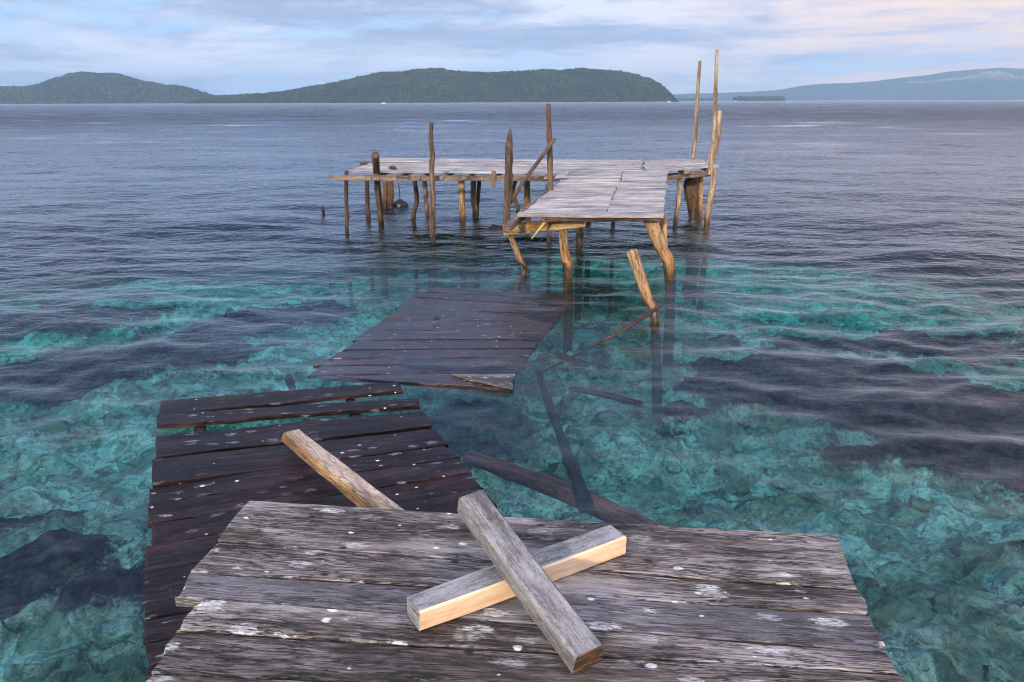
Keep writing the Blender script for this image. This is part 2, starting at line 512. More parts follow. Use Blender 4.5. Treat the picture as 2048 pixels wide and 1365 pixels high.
o = timber_from((826, 1207), (1236, 1061), ZD + 0.072, ZD + 0.072, 0.088, 0.068, M['timber'], 'timber_offcut', 201, sidemat=M['fresh'], endmat=M['timber'])
tag(o, 'timber offcut lying flat on the near deck, its front side fresh yellow wood', 'timber')
o = timber_from((942, 986), (1180, 1303), ZD + 0.215, ZD + 0.078, 0.088, 0.068, M['timber'], 'timber_offcut', 202, endmat=M['endgrain'])
tag(o, 'grey timber offcut with brown end grain, laid across the yellow sided one', 'timber')

# ------------------------------------------------------------------ collapsed wet panel, nearest
pl = [(327, 801), (319, 825), (315, 850), (316, 868), (312, 916), (305, 973), (302, 1010), (300, 1048), (298, 1092), (297, 1145), (297, 1190), (296, 1240), (294, 1287), (292, 1332), (290, 1382), (288, 1440)]
pr = [(800, 763), (806, 783), (838, 806), (842, 816), (868, 857), (893, 889), (916, 915), (938, 946), (961, 976), (990, 1012), (1020, 1048), (1050, 1090), (1075, 1130), (1100, 1170), (1130, 1210), (1160, 1260)]
panel = empty('collapsed_walkway', P(600, 950, 0.05), 'soaked dark walkway section lying in the water just below the near deck', 'walkway section')
rp = random.Random(5)
for i in range(len(pl) - 1):
    if i == 2:     # the gap where water shows
        continue
    z = 0.115 + rp.uniform(-0.008, 0.012)
    tilt = rp.uniform(-0.006, 0.006)
    lj = rp.uniform(-9, 6)
    a, b, c, d = pl[i], pr[i], pr[i + 1], pl[i + 1]
    zz = (z + tilt, z - tilt, z - tilt - 0.006, z + tilt - 0.006)
    cs = [P(a[0] + lj, a[1] + 0.9, zz[0]), P(b[0], b[1] + 0.5, zz[1]), P(c[0], c[1] - 0.4, zz[2]), P(d[0] + lj, d[1] - 0.7, zz[3])]
    if i == 0: cs = [P(327, 801, .12), P(800, 763, .12), P(803, 781, .12), P(318, 829, .12)]
    if i == 1: cs = [P(316, 828, .135), P(835, 797, .11), P(838, 812, .11), P(314, 850, .135)]
    if i == 3: cs = [P(316, 872, .11), P(842, 822, .11), P(866, 852, .11), P(310, 914, .11)]
    if i == 4: cs = [P(310, 919, .118), P(868, 858, .112), P(893, 888, .112), P(305, 970, .118)]
    plank(cs, 0.03, M['wet'], panel, 300 + i * 3, jag=0.008, warp=0.012)
for x0, x1 in ((400, 390), (700, 800)):
    box_beam(P(x0, 815 if x0 < 500 else 795, 0.075), P(x1, 1330 if x0 < 500 else 1080, 0.075), 0.07, 0.07, M['sunk_dark'], panel, 'stringer', 6)

# long pale timber slanting from the wet panel up under the deck
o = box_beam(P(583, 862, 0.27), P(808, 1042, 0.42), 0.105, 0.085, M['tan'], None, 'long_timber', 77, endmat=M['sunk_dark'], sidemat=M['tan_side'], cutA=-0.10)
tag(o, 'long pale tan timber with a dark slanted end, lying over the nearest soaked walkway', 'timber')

# ------------------------------------------------------------------ middle wet panel
ql = [(873, 575), (852, 584), (834, 593), (803, 617), (776, 637), (742, 661), (714, 680), (684, 699), (652, 717), (636, 731), (608, 752)]
qr = [(1140, 588), (1139, 599), (1133, 613), (1121, 629), (1108, 646), (1097, 662), (1082, 680), (1067, 697), (1056, 714), (1047, 729), (1036, 744)]
mid = empty('sunken_walkway', P(880, 670, 0.0), 'half submerged dark walkway section between the near soaked one and the standing jetty', 'walkway section')
for i in range(len(ql) - 1):
    lj = rp.uniform(-11, 8)
    a, b, c, d = ql[i], qr[i], qr[i + 1], ql[i + 1]
    zl = 0.034 + rp.uniform(-0.008, 0.01)
    zr = -0.022 + rp.uniform(-0.004, 0.004)
    gap = 1.3 if i in (1, 2, 7) else 0.15
    plank([P(a[0] + lj, a[1] + gap, zl), P(b[0], b[1] + gap, zr), P(c[0], c[1] - 0.5, zr), P(d[0] + lj, d[1] - 0.15, zl)], 0.03, M['wet2'], mid, 400 + i * 5, jag=0.008, warp=0.010)
o = plank([P(640, 752, 0.03), P(1026, 745, 0.05), P(1022, 775, 0.05), P(780, 764, 0.03)], 0.035, M['wet2'], mid, 480, jag=0.01, warp=0.01)
o = plank([P(905, 747, 0.062), P(1027, 747, 0.066), P(1022, 777, 0.066), P(950, 762, 0.062)], 0.012, M['dry'], mid, 481, name='dry_crust', jag=0.012, warp=0.004)
for (xa, ya), (xb, yb) in (((1060, 596), (930, 770)), ((900, 585), (700, 745))):
    box_beam(P(xa, ya, -0.07), P(xb, yb, -0.07), 0.07, 0.07, M['sunk_dark'], mid, 'stringer', 8)

# ------------------------------------------------------------------ standing jetty
jet = empty('wooden_jetty', P(1024, 450, 0), 'standing weathered jetty on crooked posts with a raised walkway and tall poles', 'jetty')
Z1 = 1.14


def quad_planks(fl, fr, br, bl, n, z4, th, mat, seed, gap=0.011, jit=3):
    """corner pixels front-left, front-right, back-right, back-left; planks run left to right"""
    A, B, C_, D = [P(*p, z) for p, z in zip((fl, fr, br, bl), z4)]
    rr_ = random.Random(seed)
    for k in range(n):
        t0, t1 = k / n, (k + 1) / n
        W = (D - A).length
        g = gap / W
        j0, j1 = rr_.uniform(-1, 1) * 0.016 * jit, rr_.uniform(-1, 1) * 0.013 * jit
        dx = (B - A).normalized()
        dz = Vector((0, 0, rr_.uniform(-0.008, 0.008)))
        far = (lerp(A, D, t1 - g) - dx * j0 + dz, lerp(B, C_, t1 - g) + dx * j1 + dz)
        near = (lerp(B, C_, t0 + g) + dx * j1 + dz, lerp(A, D, t0 + g) - dx * j0 + dz)
        plank([far[0], far[1], near[0], near[1]], th, mat, jet, seed + k, jag=0.005, warp=0.006, nl=22)


quad_planks((697, 343), (1286, 346), (1283, 320.5), (762, 316), 13, (Z1,) * 4, 0.03, M['pale'], 500)
quad_planks((1292, 343), (1438, 330.5), (1393, 316), (1286, 320.5), 11, (Z1,) * 4, 0.03, M['pale'], 540)
# walkway coming towards the camera, sloping down, in two overlapping columns
quad_planks((1048, 425), (1212, 425), (1246, 342), (1141, 343), 12, (0.93, 0.93, 1.19, 1.19), 0.03, M['pale'], 600, gap=0.010, jit=0.8)
quad_planks((1214, 424), (1328, 424), (1336, 342), (1248, 342), 11, (0.935, 0.935, 1.19, 1.19), 0.03, M['pale'], 620, gap=0.010, jit=0.8)
plank([P(1040, 424, .93), P(1327, 423, .93), P(1327, 431, .925), P(1036, 429, .925)], 0.035, M['pale'], jet, 655)

# beams under the back platform
yf = P(900, 347, Z1).y
box_beam(PY(660, 351, yf - 0.05), PY(1300, 353, yf - 0.05), 0.06, 0.085, M['beam'], jet, 'beam', 11)
yr = P(1380, 335, Z1).y
box_beam(PY(1333, 348, yr + 0.1), PY(1432, 340, yr + 0.35), 0.06, 0.11, M['beam'], jet, 'beam', 12)
yb = P(1000, 324, Z1).y
box_beam((PY(740, 330, yb)).lerp(PY(740, 330, yb), 0), PY(1400, 326, yb), 0.06, 0.09, M['beam'], jet, 'beam', 13)
box_beam(PY(720, 324, P(740, 325, Z1).y), PY(1100, 326, P(740, 325, Z1).y), 0.06, 0.07, M['beam'], jet, 'beam', 14)
for i, px in enumerate((738, 788, 835, 881, 929, 985, 1048, 1092, 1160, 1230, 1300)):
    a = PY(px, 349, yf - 0.11 if px < 1200 else yf + .1); a.z = Z1 - 0.034
    b = Vector((a.x + 0.35, yb + 0.15, Z1 - 0.034))
    box_beam(a, b, 0.075, 0.06, M['beam'], jet, 'joist', 20 + i)
for px in (1373, 1418):
    a = P(px, 341 - (px - 1373) * 0.12, Z1 - 0.035); b = a + Vector((0.0, 1.7, 0))
    box_beam(a, b, 0.09, 0.07, M['beam'], jet, 'joist', 40)
box_beam(PY(987, 343, yf - 0.1), PY(987.5, 377, yf - 0.1), 0.07, 0.03, M['post_dark'], jet, 'cleat', 44, up=Vector((0, 1, 0)))

# stringers of the walkway
yn = P(1180, 425, 0.9).y
box_beam(P(1146, 345, 1.13), P(1012, 449, 0.86), 0.09, 0.10, M['beam'], jet, 'stringer', 45)
box_beam(PY(1155, 352, 12.4), P(1190, 432, 0.885), 0.08, 0.09, M['beam'], jet, 'stringer', 46)
box_beam(PY(1330, 352, 12.4), P(1318, 430, 0.885), 0.08, 0.09, M['beam'], jet, 'stringer', 47)
box_beam(P(1084, 432, 0.90), P(1320, 431, 0.90), 0.07, 0.075, M['post_dark'], jet, 'crossbeam', 48)
box_beam(P(1098, 368, 1.02), P(1108, 386, 1.0), 0.12, 0.08, M['beam'], jet, 'block', 49)
yb2 = P(1130, 553, 0).y
box_beam(PY(1005, 450, yb2 - 0.12), PY(1168, 433, yb2 - 0.06), 0.06, 0.14, M['gold'], jet, 'yellow_beam', 50)
plank([P(1118, 348, 1.15), P(1141, 347, 1.15), P(1133, 356, 1.15), P(1108, 356, 1.15)], 0.012, M['pale'], jet, 660, name='loose_board')


def post(top, mids, foot, rpx, mat='post_dark', seed=1, yoff=0, foot_z=0.0, ext=True, **k):
    f = P(foot[0], foot[1], foot_z)
    y = f.y
    n = len(mids) + 1
    pts = [PY(top[0], top[1], y + yoff)]
    for i, mm in enumerate(mids):
        pts.append(PY(mm[0], mm[1], y + yoff * (1 - (i + 1) / n)))
    pts.append(f)
    rs = rpx if isinstance(rpx, (list, tuple)) else [rpx] * len(pts)
    rad = [q * 1.04 * (p - CO).length / F for q, p in zip(rs, pts)]
    if ext:
        d = (pts[-1] - pts[-2]).normalized()
        e = pts[-1] + d * 0.15 + Vector((0, 0, -1.6))
        pts.append(e); rad.append(rad[-1])
    return log('post', pts, rad, M[mat], jet, seed=seed, **k)


post((693, 343), [(692, 385), (694, 430)], (694, 474), 3.6, seed=1)
post((734, 362), [(735, 410)], (737, 446), 4.2, seed=2)
post((751, 310), [(753, 345), (757, 395)], (763, 457), [7, 6, 5.5, 5.5], 'post_dark', seed=3, yoff=P(763, 347, Z1).y - P(763, 457, 0).y - 0.14)
post((771, 360), [(772, 390)], (773, 418), 6, 'post_dark', seed=4)
post((781, 360), [(782, 390)], (782, 419), 5, 'post_dark', seed=5)
post((829, 362), [(834, 402), (828, 425)], (828, 452), 4.3, seed=6, knots=3)
post((849, 360), [(852, 400)], (855, 433), 4.2, 'post', seed=7)
post((863, 246), [(862, 285), (865, 312), (863, 335), (866, 400)], (866, 487), [4.2, 4.5, 4.8, 5.2, 5.2, 5], seed=8)
post((923, 358), [(924, 405)], (925, 448), 6, 'post', seed=9)
post((947, 360), [(947, 400)], (951, 437), 5.5, 'post', seed=10)
post((959, 358), [(956, 400)], (954, 434), 3.6, seed=11)
post((1032, 358), [(1026, 385), (1033, 410)], (1037, 432), 3.8, 'post', seed=12)
post((1054, 352), [(1054, 400)], (1055, 438), 6, 'post', seed=13)
post((1226, 425), [], (1226, 458), 3.5, 'post', seed=14)
post((1098, 430), [], (1098, 486), 4, 'post', seed=15)
post((1176, 420), [], (1177, 452), 5, seed=16)
post((1158, 436), [(1160, 470)], (1159, 490), 7, 'post', seed=17)
post((1126, 446), [(1127, 480), (1131, 520)], (1136, 552), [8.5, 8.5, 9, 9.5], 'post', seed=18, rough=0.06)
post((1300, 432), [(1309, 462), (1325, 500)], (1341, 557), [15, 13, 11, 9.5], 'post', seed=19, yoff=0.05, knots=3, rough=0.13, oval=1.1)
post((1324, 430), [(1327, 465)], (1326, 500), [8, 6.5, 6], 'post', seed=20, ext=False, foot_z=0.3)
post((1358, 350), [(1357, 400)], (1350, 455), [3.8, 4, 4.2], seed=21, mat='pole')
post((1387, 346), [(1382, 385)], (1388, 436), [9, 12, 10], 'post_dark', seed=22, rough=0.25)
post((1402, 346), [(1401, 400)], (1400, 442), 4, 'post', seed=23)
post((1428, 340), [(1424, 385), (1416, 420)], (1413, 459), 5.5, 'pole', seed=24)
# uprights that stand on the deck or the beam
def upright(pts, zf, rpx, mat, seed, **k):
    f = P(*pts[-1], zf)
    ps = [PY(*p, f.y) for p in pts[:-1]] + [f]
    rs = rpx if isinstance(rpx, (list, tuple)) else [rpx] * len(ps)
    return log('upright', ps, [q * (p - CO).length / F for q, p in zip(rs, ps)], M[mat], jet, seed=seed, **k)


o = upright([(1400, 122), (1395, 190), (1392, 255), (1386, 318)], Z1, [3, 3.2, 3.6, 4], 'pole', 70)
o['label'] = 'slender pale pole, shorter of the two tall ones'
ps = [(1434, 100), (1431, 180), (1429, 250), (1421, 335), (1419, 350)]
o = upright(ps, 1.0, [3, 3.4, 4, 4.6, 4.6], 'pole', 71)
o['label'] = 'slender pale pole, the tallest'
o = upright([(1439, 222), (1437, 250), (1437, 270), (1427, 300), (1421, 330)], 1.1, [3.6, 4, 5, 6.5, 8], 'pole', 72, knots=3)
o['label'] = 'short thick pole leaning with a knot'
yv = P(1135, 552, 0).y
log('upright', [PY(1021, 258, yv), PY(1018, 300, yv), PY(1016, 370, yv), PY(1012, 461, yv - .04)], [0.022, 0.047, 0.05, 0.045], M['post_dark'], jet, seed=73, pointed=True)
y13 = P(1101, 388, 1.0).y
log('upright', [PY(1096, 208, y13), PY(1098, 260, y13), PY(1100, 320, y13), PY(1101, 388, y13)], [0.033, 0.042, 0.042, 0.040], M['post_dark'], jet, seed=74)
log('brace', [PY(1109, 279, y13 - 0.05), PY(1085, 312, y13 - .3), PY(1050, 360, yv + .3), PY(1021, 405, yv + 0.05)], [0.022, 0.026, 0.027, 0.03], M['post_dark'], jet, seed=75)
log('brace', [PY(1017, 462, yv - 0.03), PY(1028, 490, yv - .02), PY(1040, 520, yv - .05), P(1047, 549, 0), P(1047, 549, 0) + Vector((-0.45, -.55, -.6))], [0.032, 0.037, 0.037, 0.036, 0.03], M['post'], jet, seed=76, knots=3)

# ------------------------------------------------------------------ loose things around the jetty
b0, b1 = P(1310, 641, 0), None
b1 = PY(1263, 502, b0.y + 0.30)
dd = (b0 - b1).normalized()
o = log('leaning_log', [b1, lerp(b1, b0, 0.35), lerp(b1, b0, 0.7), b0, b0 + dd * 0.25 + Vector((0, 0, -0.9))], [0.066, 0.062, 0.054, 0.05, 0.05], M['post'], None, seed=81, rough=0.2, seg=20)
tag(o, 'stout golden log leaning out of the water by itself, right of the half submerged walkway', 'log')
o = log('fallen_branch', [P(1320, 613, 0.16), P(1288, 634, 0.14), P(1238, 664, 0.07), PU(1160, 706, -0.12), PU(1085, 745, -0.5)], [0.022, 0.021, 0.019, 0.016, 0.010], M['branch'], None, seed=82)
tag(o, 'thin reddish branch running from the leaning log down into the water', 'branch')
o = log('bamboo_stick', [P(1102, 430, 0.88), P(1084, 452, 0.78), P(1063, 478, 0.62)], [0.02, 0.017, 0.011], M['bamboo'], None, seed=83, knots=1)
tag(o, 'thin yellow bamboo stick dangling under the front edge of the raised walkway', 'stick')
o = log('stake', [P(645, 419, .17) , P(647, 431, 0), P(648, 431, 0) + Vector((0, 0, -1.6))], [0.028, 0.033, 0.03], M['sunk_dark'], None, seed=84)
tag(o, 'short dark stake poking out of open water left of the jetty', 'stake')
o = log('sunken_log', [PU(935, 915, -0.42), PU(1040, 950, -0.40), PU(1165, 1000, -0.42), PU(1330, 1075, -0.48)], [0.055, 0.065, 0.075, 0.07], M['sunk'], None, seed=85)
tag(o, 'thick reddish brown log under the water beyond the near deck edge', 'log')
o = log('sunken_pole', [PU(1078, 745, -0.6), PU(1095, 800, -0.5), PU(1125, 880, -0.4), PU(1150, 950, -0.36), PU(1170, 1010, -0.34)], [0.035, 0.04, 0.042, 0.045, 0.055], M['sunk_dark'], None, seed=86, knots=5, rough=0.3)
tag(o, 'dark upright looking sunken pole that meets the reddish log at its lower end', 'pole')
o = log('floating_plank', [PU(1140, 778, -0.03), PU(1200, 788, -0.02), PU(1282, 809, -0.01)], [0.02, 0.03, 0.025], M['sunk_dark'], None, seed=87)
tag(o, 'narrow black slat floating at the surface right of the half submerged walkway', 'slat')
o = log('sunken_stump', [PU(577, 757, -0.06), PU(588, 785, -0.4), PU(592, 790, -0.9)], [0.035, 0.035, 0.035], M['sunk_dark'], None, seed=88)
tag(o, 'small dark stump just below the surface at the far edge of the nearest soaked walkway', 'stump')

# dark float hanging on a rope under the platform
fl_ = P(801, 416, 0.0)
buoy = empty('mooring_float', fl_, 'black rounded float on a rope under the left half of the jetty', 'float')
bm = bmesh.new()
bmesh.ops.create_uvsphere(bm, u_segments=24, v_segments=14, radius=1)
for v in bm.verts:
    n_ = noise.noise(v.co * 2 + Vector((3, 1, 2)))
    v.co *= 1 + 0.12 * n_
    v.co = Vector((v.co.x * 0.19, v.co.y * 0.15, v.co.z * 0.14 + (0.03 if abs(v.co.x) < .3 and v.co.z > 0 else 0)))
    v.co += fl_ + Vector((0, 0, 0.03))
me = bpy.data.meshes.new('shell'); bm.to_mesh(me); bm.free()
link('shell', me, M['black'], buoy, True)
log('rope', [PY(797, 366, fl_.y), PY(799, 385, fl_.y), PY(800, 402, fl_.y)], 0.010, M['rope'], buoy, seed=89, knots=0)
# small brown coil of wood on the deck
dp = P(786, 339, Z1 + 0.012)
o = log('driftwood_scrap', [dp + Vector((-0.06, 0, 0.02)), dp + Vector((0.0, 0.02, 0.03)), dp + Vector((0.07, -0.01, 0.012))], [0.018, 0.03, 0.014], M['post_dark'], None, seed=90)
tag(o, 'little dark scrap of wood lying on the pale left half of the jetty deck', 'wood scrap')
dp = PU(873, 640, 0.06)
dp = P(873, 640, 0.055)
o = log('driftwood_scrap', [dp + Vector((-0.03, 0, 0.0)), dp + Vector((0.0, 0.03, 0.01)), dp + Vector((0.03, -0.01, 0.0))], [0.006, 0.012, 0.006], M['sunk_dark'], None, seed=91)
tag(o, 'little black knot of wood lying on the half submerged walkway', 'wood scrap')

# ------------------------------------------------------------------ reef rock breaking the surface below the jetty
def rock(c, sx, sy, sz, seed, label):
    bm = bmesh.new()
    bmesh.ops.create_icosphere(bm, subdivisions=5, radius=1)
    off = Vector((seed * 3.3, seed * 1.9, 0))
    for v in bm.verts:
        k = 1 + 0.35 * noise.fractal(v.co * 1.6 + off, 0.8, 2, 5)
        v.co = Vector((v.co.x * sx, v.co.y * sy, v.co.z * sz)) * k + Vector(c)
    me = bpy.data.meshes.new('rock'); bm.to_mesh(me); bm.free()
    o = link('reef_rock', me, M['rock'], None, True)
    tag(o, label, 'rock', 'dark reef rocks under the jetty')
    return o


rock(P(925, 466, -0.30), 0.75, 0.8, 0.22, 3, 'broad dark reef rock just awash between the front posts of the jetty')
rock(P(992, 468, -0.06), 0.26, 0.28, 0.13, 8, 'dark pointed reef rock beside the end of the yellow beam')

# ------------------------------------------------------------------ seabed
def fbm(x, y, scale, seed, octv=4):
    """cheap value noise on arrays"""
    out = np.zeros_like(x); amp = 1.0; tot = 0
    r_ = np.random.default_rng(seed)
    T = r_.random((256, 256))
    for o_ in range(octv):
        u = x / scale * 2 ** o_ + seed * 7.1 + o_ * 19.7; v = y / scale * 2 ** o_ + seed * 3.7 + o_ * 11.3
        iu = np.floor(u).astype(int); iv = np.floor(v).astype(int)
        fu = u - iu; fv = v - iv
        fu = fu * fu * (3 - 2 * fu); fv = fv * fv * (3 - 2 * fv)
        a = T[iu % 256, iv % 256]; b = T[(iu + 1) % 256, iv % 256]
        c = T[iu % 256, (iv + 1) % 256]; d = T[(iu + 1) % 256, (iv + 1) % 256]
        out += amp * ((a * (1 - fu) + b * fu) * (1 - fv) + (c * (1 - fu) + d * fu) * fv)
        tot += amp; amp *= 0.52
    return out / tot


def grid_mesh(name, xs, ys, zf):
    X, Y = np.meshgrid(xs, ys)
    Z = zf(X, Y)
    nx, ny = len(xs), len(ys)
    co = np.stack([X, Y, Z], -1).reshape(-1, 3)
    i = np.arange((ny - 1) * (nx - 1)); r0 = i // (nx - 1); c0 = i % (nx - 1)
    a = r0 * nx + c0
    q = np.stack([a, a + 1, a + nx + 1, a + nx], -1)
    return mesh_np(name, co, q), X, Y, Z


def mesh_np(name, co, q):
    me = bpy.data.meshes.new(name)
    me.vertices.add(len(co)); me.vertices.foreach_set('co', co.astype(np.float32).ravel())
    me.loops.add(q.size); me.loops.foreach_set('vertex_index', q.astype(np.int32).ravel())
    k = q.shape[1]
    me.polygons.add(len(q)); me.polygons.foreach_set('loop_start', np.arange(0, q.size, k, dtype=np.int32))
    me.update(calc_edges=True); me.validate()
    me.polygons.foreach_set('use_smooth', np.ones(len(me.polygons), dtype=bool))
    return me


def spread(lo, near_lo, near_hi, hi, n, m):
    a = np.linspace(near_lo, near_hi, n)
    l = near_lo - np.geomspace(0.2, near_lo - lo, m)[::-1]
    h = near_hi + np.geomspace(0.2, hi - near_hi, m)
    return np.concatenate([l, a, h])


# dark reef and weed patches: centre, radii (m), turn, strength
def pp(px, py, rx, ry, ang, s):
    q = PU(px, py, -1.2)
    return (q.x, q.y, rx, ry, R(ang), s)


DARK = [pp(1560, 760, 1.3, 0.75, -14, 1.2), pp(1750, 810, 1.5, 0.9, -16, 1.3), pp(1980, 880, 1.4, 0.9, -16, 1.3), pp(1900, 960, 1.2, 0.40, -24, 1.0),
        pp(1440, 800, 0.6, 0.28, -30, 1.0), pp(1360, 850, 0.45, 0.2, -10, 0.9), pp(1480, 975, 0.16, 0.09, -20, 1.2), pp(1700, 935, 0.3, 0.09, -20, .9),
        pp(1020, 880, 0.35, 0.3, 0, 0.8), pp(980, 960, 0.35, 0.2, 0, 0.7), pp(1200, 640, 0.7, 0.5, 0, 0.5), pp(1450, 690, 1.0, 0.45, -5, 0.6),
        pp(160, 640, 1.3, 0.6, 12, 1.0), pp(300, 720, 1.6, 0.55, 18, 0.9), pp(520, 640, 1.3, 0.6, 14, 0.7), pp(60, 780, 0.9, 0.4, 15, 0.8),
        pp(380, 500, 2.6, 0.8, 4, 0.6), pp(40, 1100, 0.40, 0.22, 10, 0.65), pp(60, 1200, 0.3, 0.2, 0, 0.5), pp(210, 850, .5, .2, 10, .7),
        pp(2010, 1130, 0.3, 0.15, -20, 1.0), pp(1900, 700, 2.5, 0.9, -8, 0.7), pp(120, 930, .5, .16, 10, .5), pp(250, 1250, .3, .2, 0, .5)]
LIGHT = [pp(1900, 1280, 0.6, 0.5, 0, 0.9), pp(1780, 1180, 0.5, 0.4, 0, 0.8), pp(140, 1000, 0.5, 0.4, 0, 0.7), pp(100, 1330, .5, .3, 0, .6), pp(1450, 640, 1.2, .6, 0, .6), pp(1300, 1000, .8, .4, 0, .8),
         pp(800, 545, 2.4, 1.0, 0, 1.6), pp(300, 480, 3.5, 1.2, 0, .9), pp(1600, 560, 2.5, 1.0, 0, .8), pp(230, 580, 1.6, 0.4, 5, 0.9), pp(330, 630, 0.9, 0.3, 5, 0.8), pp(120, 900, 0.9, 0.3, 10, 0.8), pp(1230, 900, 0.7, 0.5, 0, 0.9),
         pp(1600, 1000, 0.9, 0.5, -20, 0.9), pp(1850, 1100, 0.9, 0.5, -20, 0.9), pp(1240, 590, 0.8, 0.5, 0, 0.5), pp(1380, 760, .7, .5, -30, .5),
         pp(1400, 960, 0.8, 0.4, 0, 0.8), pp(150, 480, 3.0, 1.2, 0, 0.5), pp(560, 520, 1.5, .8, 0, .4), pp(1650, 620, 2.0, .8, 0, .4), pp(280, 920, .5, .4, 0, .6)]


def reef_mask(X, Y):
    wx = X + (fbm(X, Y, 0.9, 21, 4) - 0.5) * 0.9
    wy = Y + (fbm(X, Y, 0.9, 22, 4) - 0.5) * 0.9
    v = (fbm(X * 0.7, Y, 1.7, 5, 4) - 0.53) * 1.7 - 0.25
    for lst, sg in ((DARK, 1), (LIGHT, -1)):
        for cx, cy, rx, ry, an, s in lst:
            dx, dy = wx - cx, wy - cy
            u = (dx * math.cos(an) + dy * math.sin(an)) / rx; w = (-dx * math.sin(an) + dy * math.cos(an)) / ry
            v = v + sg * s * np.exp(-(u * u + w * w) ** 1.5 * 0.8) * 0.9
    return np.clip(v * 1.6 + 0.5, 0, 1)


def seabed_z(X, Y):
    D = np.sqrt(X * X + Y * Y)
    base = -1.0 - 0.012 * np.clip(Y - 4, 0, 30) - 4.5 / (1 + np.exp(-(D - 25 + 9 * (fbm(X, Y, 7.0, 77, 3) - 0.5)) / 4.0)) - 9 / (1 + np.exp(-(D - 62) / 9))
    m = reef_mask(X, Y)
    lump = (fbm(X, Y, 0.55, 31, 4) - 0.5)
    vor = np.abs(fbm(X, Y, 0.23, 33, 3) - 0.5)
    z = base + m * 0.22 + lump * 0.42 - np.exp(-(vor / 0.03) ** 2) * 0.05 + (fbm(X, Y, 2.4, 35, 3) - .5) * 0.35
    return z


xs = spread(-6050, -12, 12, 6050, 600, 60); ys = spread(-6050, 0.5, 26, 6050, 720, 60)
sb, X, Y, Z = grid_mesh('seabed', xs, ys, seabed_z)
at = sb.attributes.new('reef', 'FLOAT', 'POINT')
at.data.foreach_set('value', reef_mask(X, Y).astype(np.float32).ravel())
m, nt = newmat('sand_and_reef'); g = N(nt)
out = g.n('ShaderNodeOutputMaterial'); b = g.n('ShaderNodeBsdfPrincipled')
pos = g.n('ShaderNodeNewGeometry').outputs['Position']
att = g.n('ShaderNodeAttribute', attribute_name='reef').outputs['Fac']
n1 = g.noise(pos, 2.0, 4, 0.55, 0.3)
n2 = g.noise(pos, 8, 5, 0.6, 0.2)
n3 = g.noise(pos, 26, 4, 0.6, 0.5)
wpos = g.vmath('ADD', pos, g.vmath('MULTIPLY', g.vmath('SUBTRACT', g.noise(pos, 3.5, 4, 0.6, out=1), (0.5, 0.5, 0.5)), (0.12, 0.12, 0.1)))
vo = g.n('ShaderNodeTexVoronoi', feature='DISTANCE_TO_EDGE'); vo.inputs['Scale'].default_value = 2.9; g.l(g.map(wpos, (1, 1, 0.3)), vo.inputs['Vector'])
vc = g.n('ShaderNodeTexVoronoi'); vc.inputs['Scale'].default_value = 2.9; g.l(g.map(wpos, (1, 1, 0.3)), vc.inputs['Vector'])
vt = g.n('ShaderNodeSeparateColor'); g.l(vc.outputs['Color'], vt.inputs[0])
vo2 = g.n('ShaderNodeTexVoronoi', feature='DISTANCE_TO_EDGE'); vo2.inputs['Scale'].default_value = 7.0; g.l(g.map(wpos, (1, 1, 0.3)), vo2.inputs['Vector'])
sand = g.mix(g.ss(g.math('ADD', g.math('MULTIPLY', n1, 0.7), g.math('MULTIPLY', vt.outputs[0], 0.3)), 0.36, 0.62), (0.34, 0.38, 0.28), (0.93, 0.92, 0.80))
crev = g.math('MULTIPLY', g.ss(vo.outputs['Distance'], 0.0, 0.12, 1.0, 0.0), g.ss(n2, 0.35, 0.60, 0.0, 0.8))
sand = g.mix(g.math('MULTIPLY', crev, 0.9), sand, (0.05, 0.07, 0.045))
cr2 = g.math('MULTIPLY', g.ss(vo2.outputs['Distance'], 0.0, 0.10, 0.6, 0.0), g.ss(n2, 0.46, 0.62))
sand = g.mix(cr2, sand, (0.09, 0.11, 0.07))
sand = g.mix(g.ss(n3, 0.5, 0.66, 0.0, 0.6), sand, (0.14, 0.16, 0.09))
reef = g.mix(g.ss(n2, 0.4, 0.7), (0.018, 0.012, 0.015), (0.15, 0.10, 0.09))
mm_ = g.math('ADD', att, g.math('MULTIPLY', g.math('ADD', g.math('SUBTRACT', n2, 0.5), g.math('MULTIPLY', g.math('SUBTRACT', n3, 0.5), 0.6)), 0.75))
bigv = g.noise(g.map(pos, (1, 1, 1), (7, 3, 0)), 0.75, 4, 0.6)
sand = g.mix(g.ss(bigv, 0.42, 0.64, 0.0, 0.5), sand, (0.13, 0.17, 0.12))
c = g.mix(g.ss(mm_, 0.36, 0.66), sand, reef)
g.l(c, b.inputs['Base Color']); b.inputs['Roughness'].default_value = 1.0
b.inputs['Specular IOR Level'].default_value = 0.0
lumps = g.math('ADD', g.math('MULTIPLY', g.ss(vo.outputs['Distance'], 0.0, 0.4), 2.2), g.math('ADD', n2, g.math('MULTIPLY', n3, 0.4)))
g.l(g.bump(lumps, 1.0, 0.10), b.inputs['Normal'])
g.l(b.outputs[0], out.inputs[0])
M['seabed'] = m
o = link('seabed', sb, m); tag(o, kind='structure')

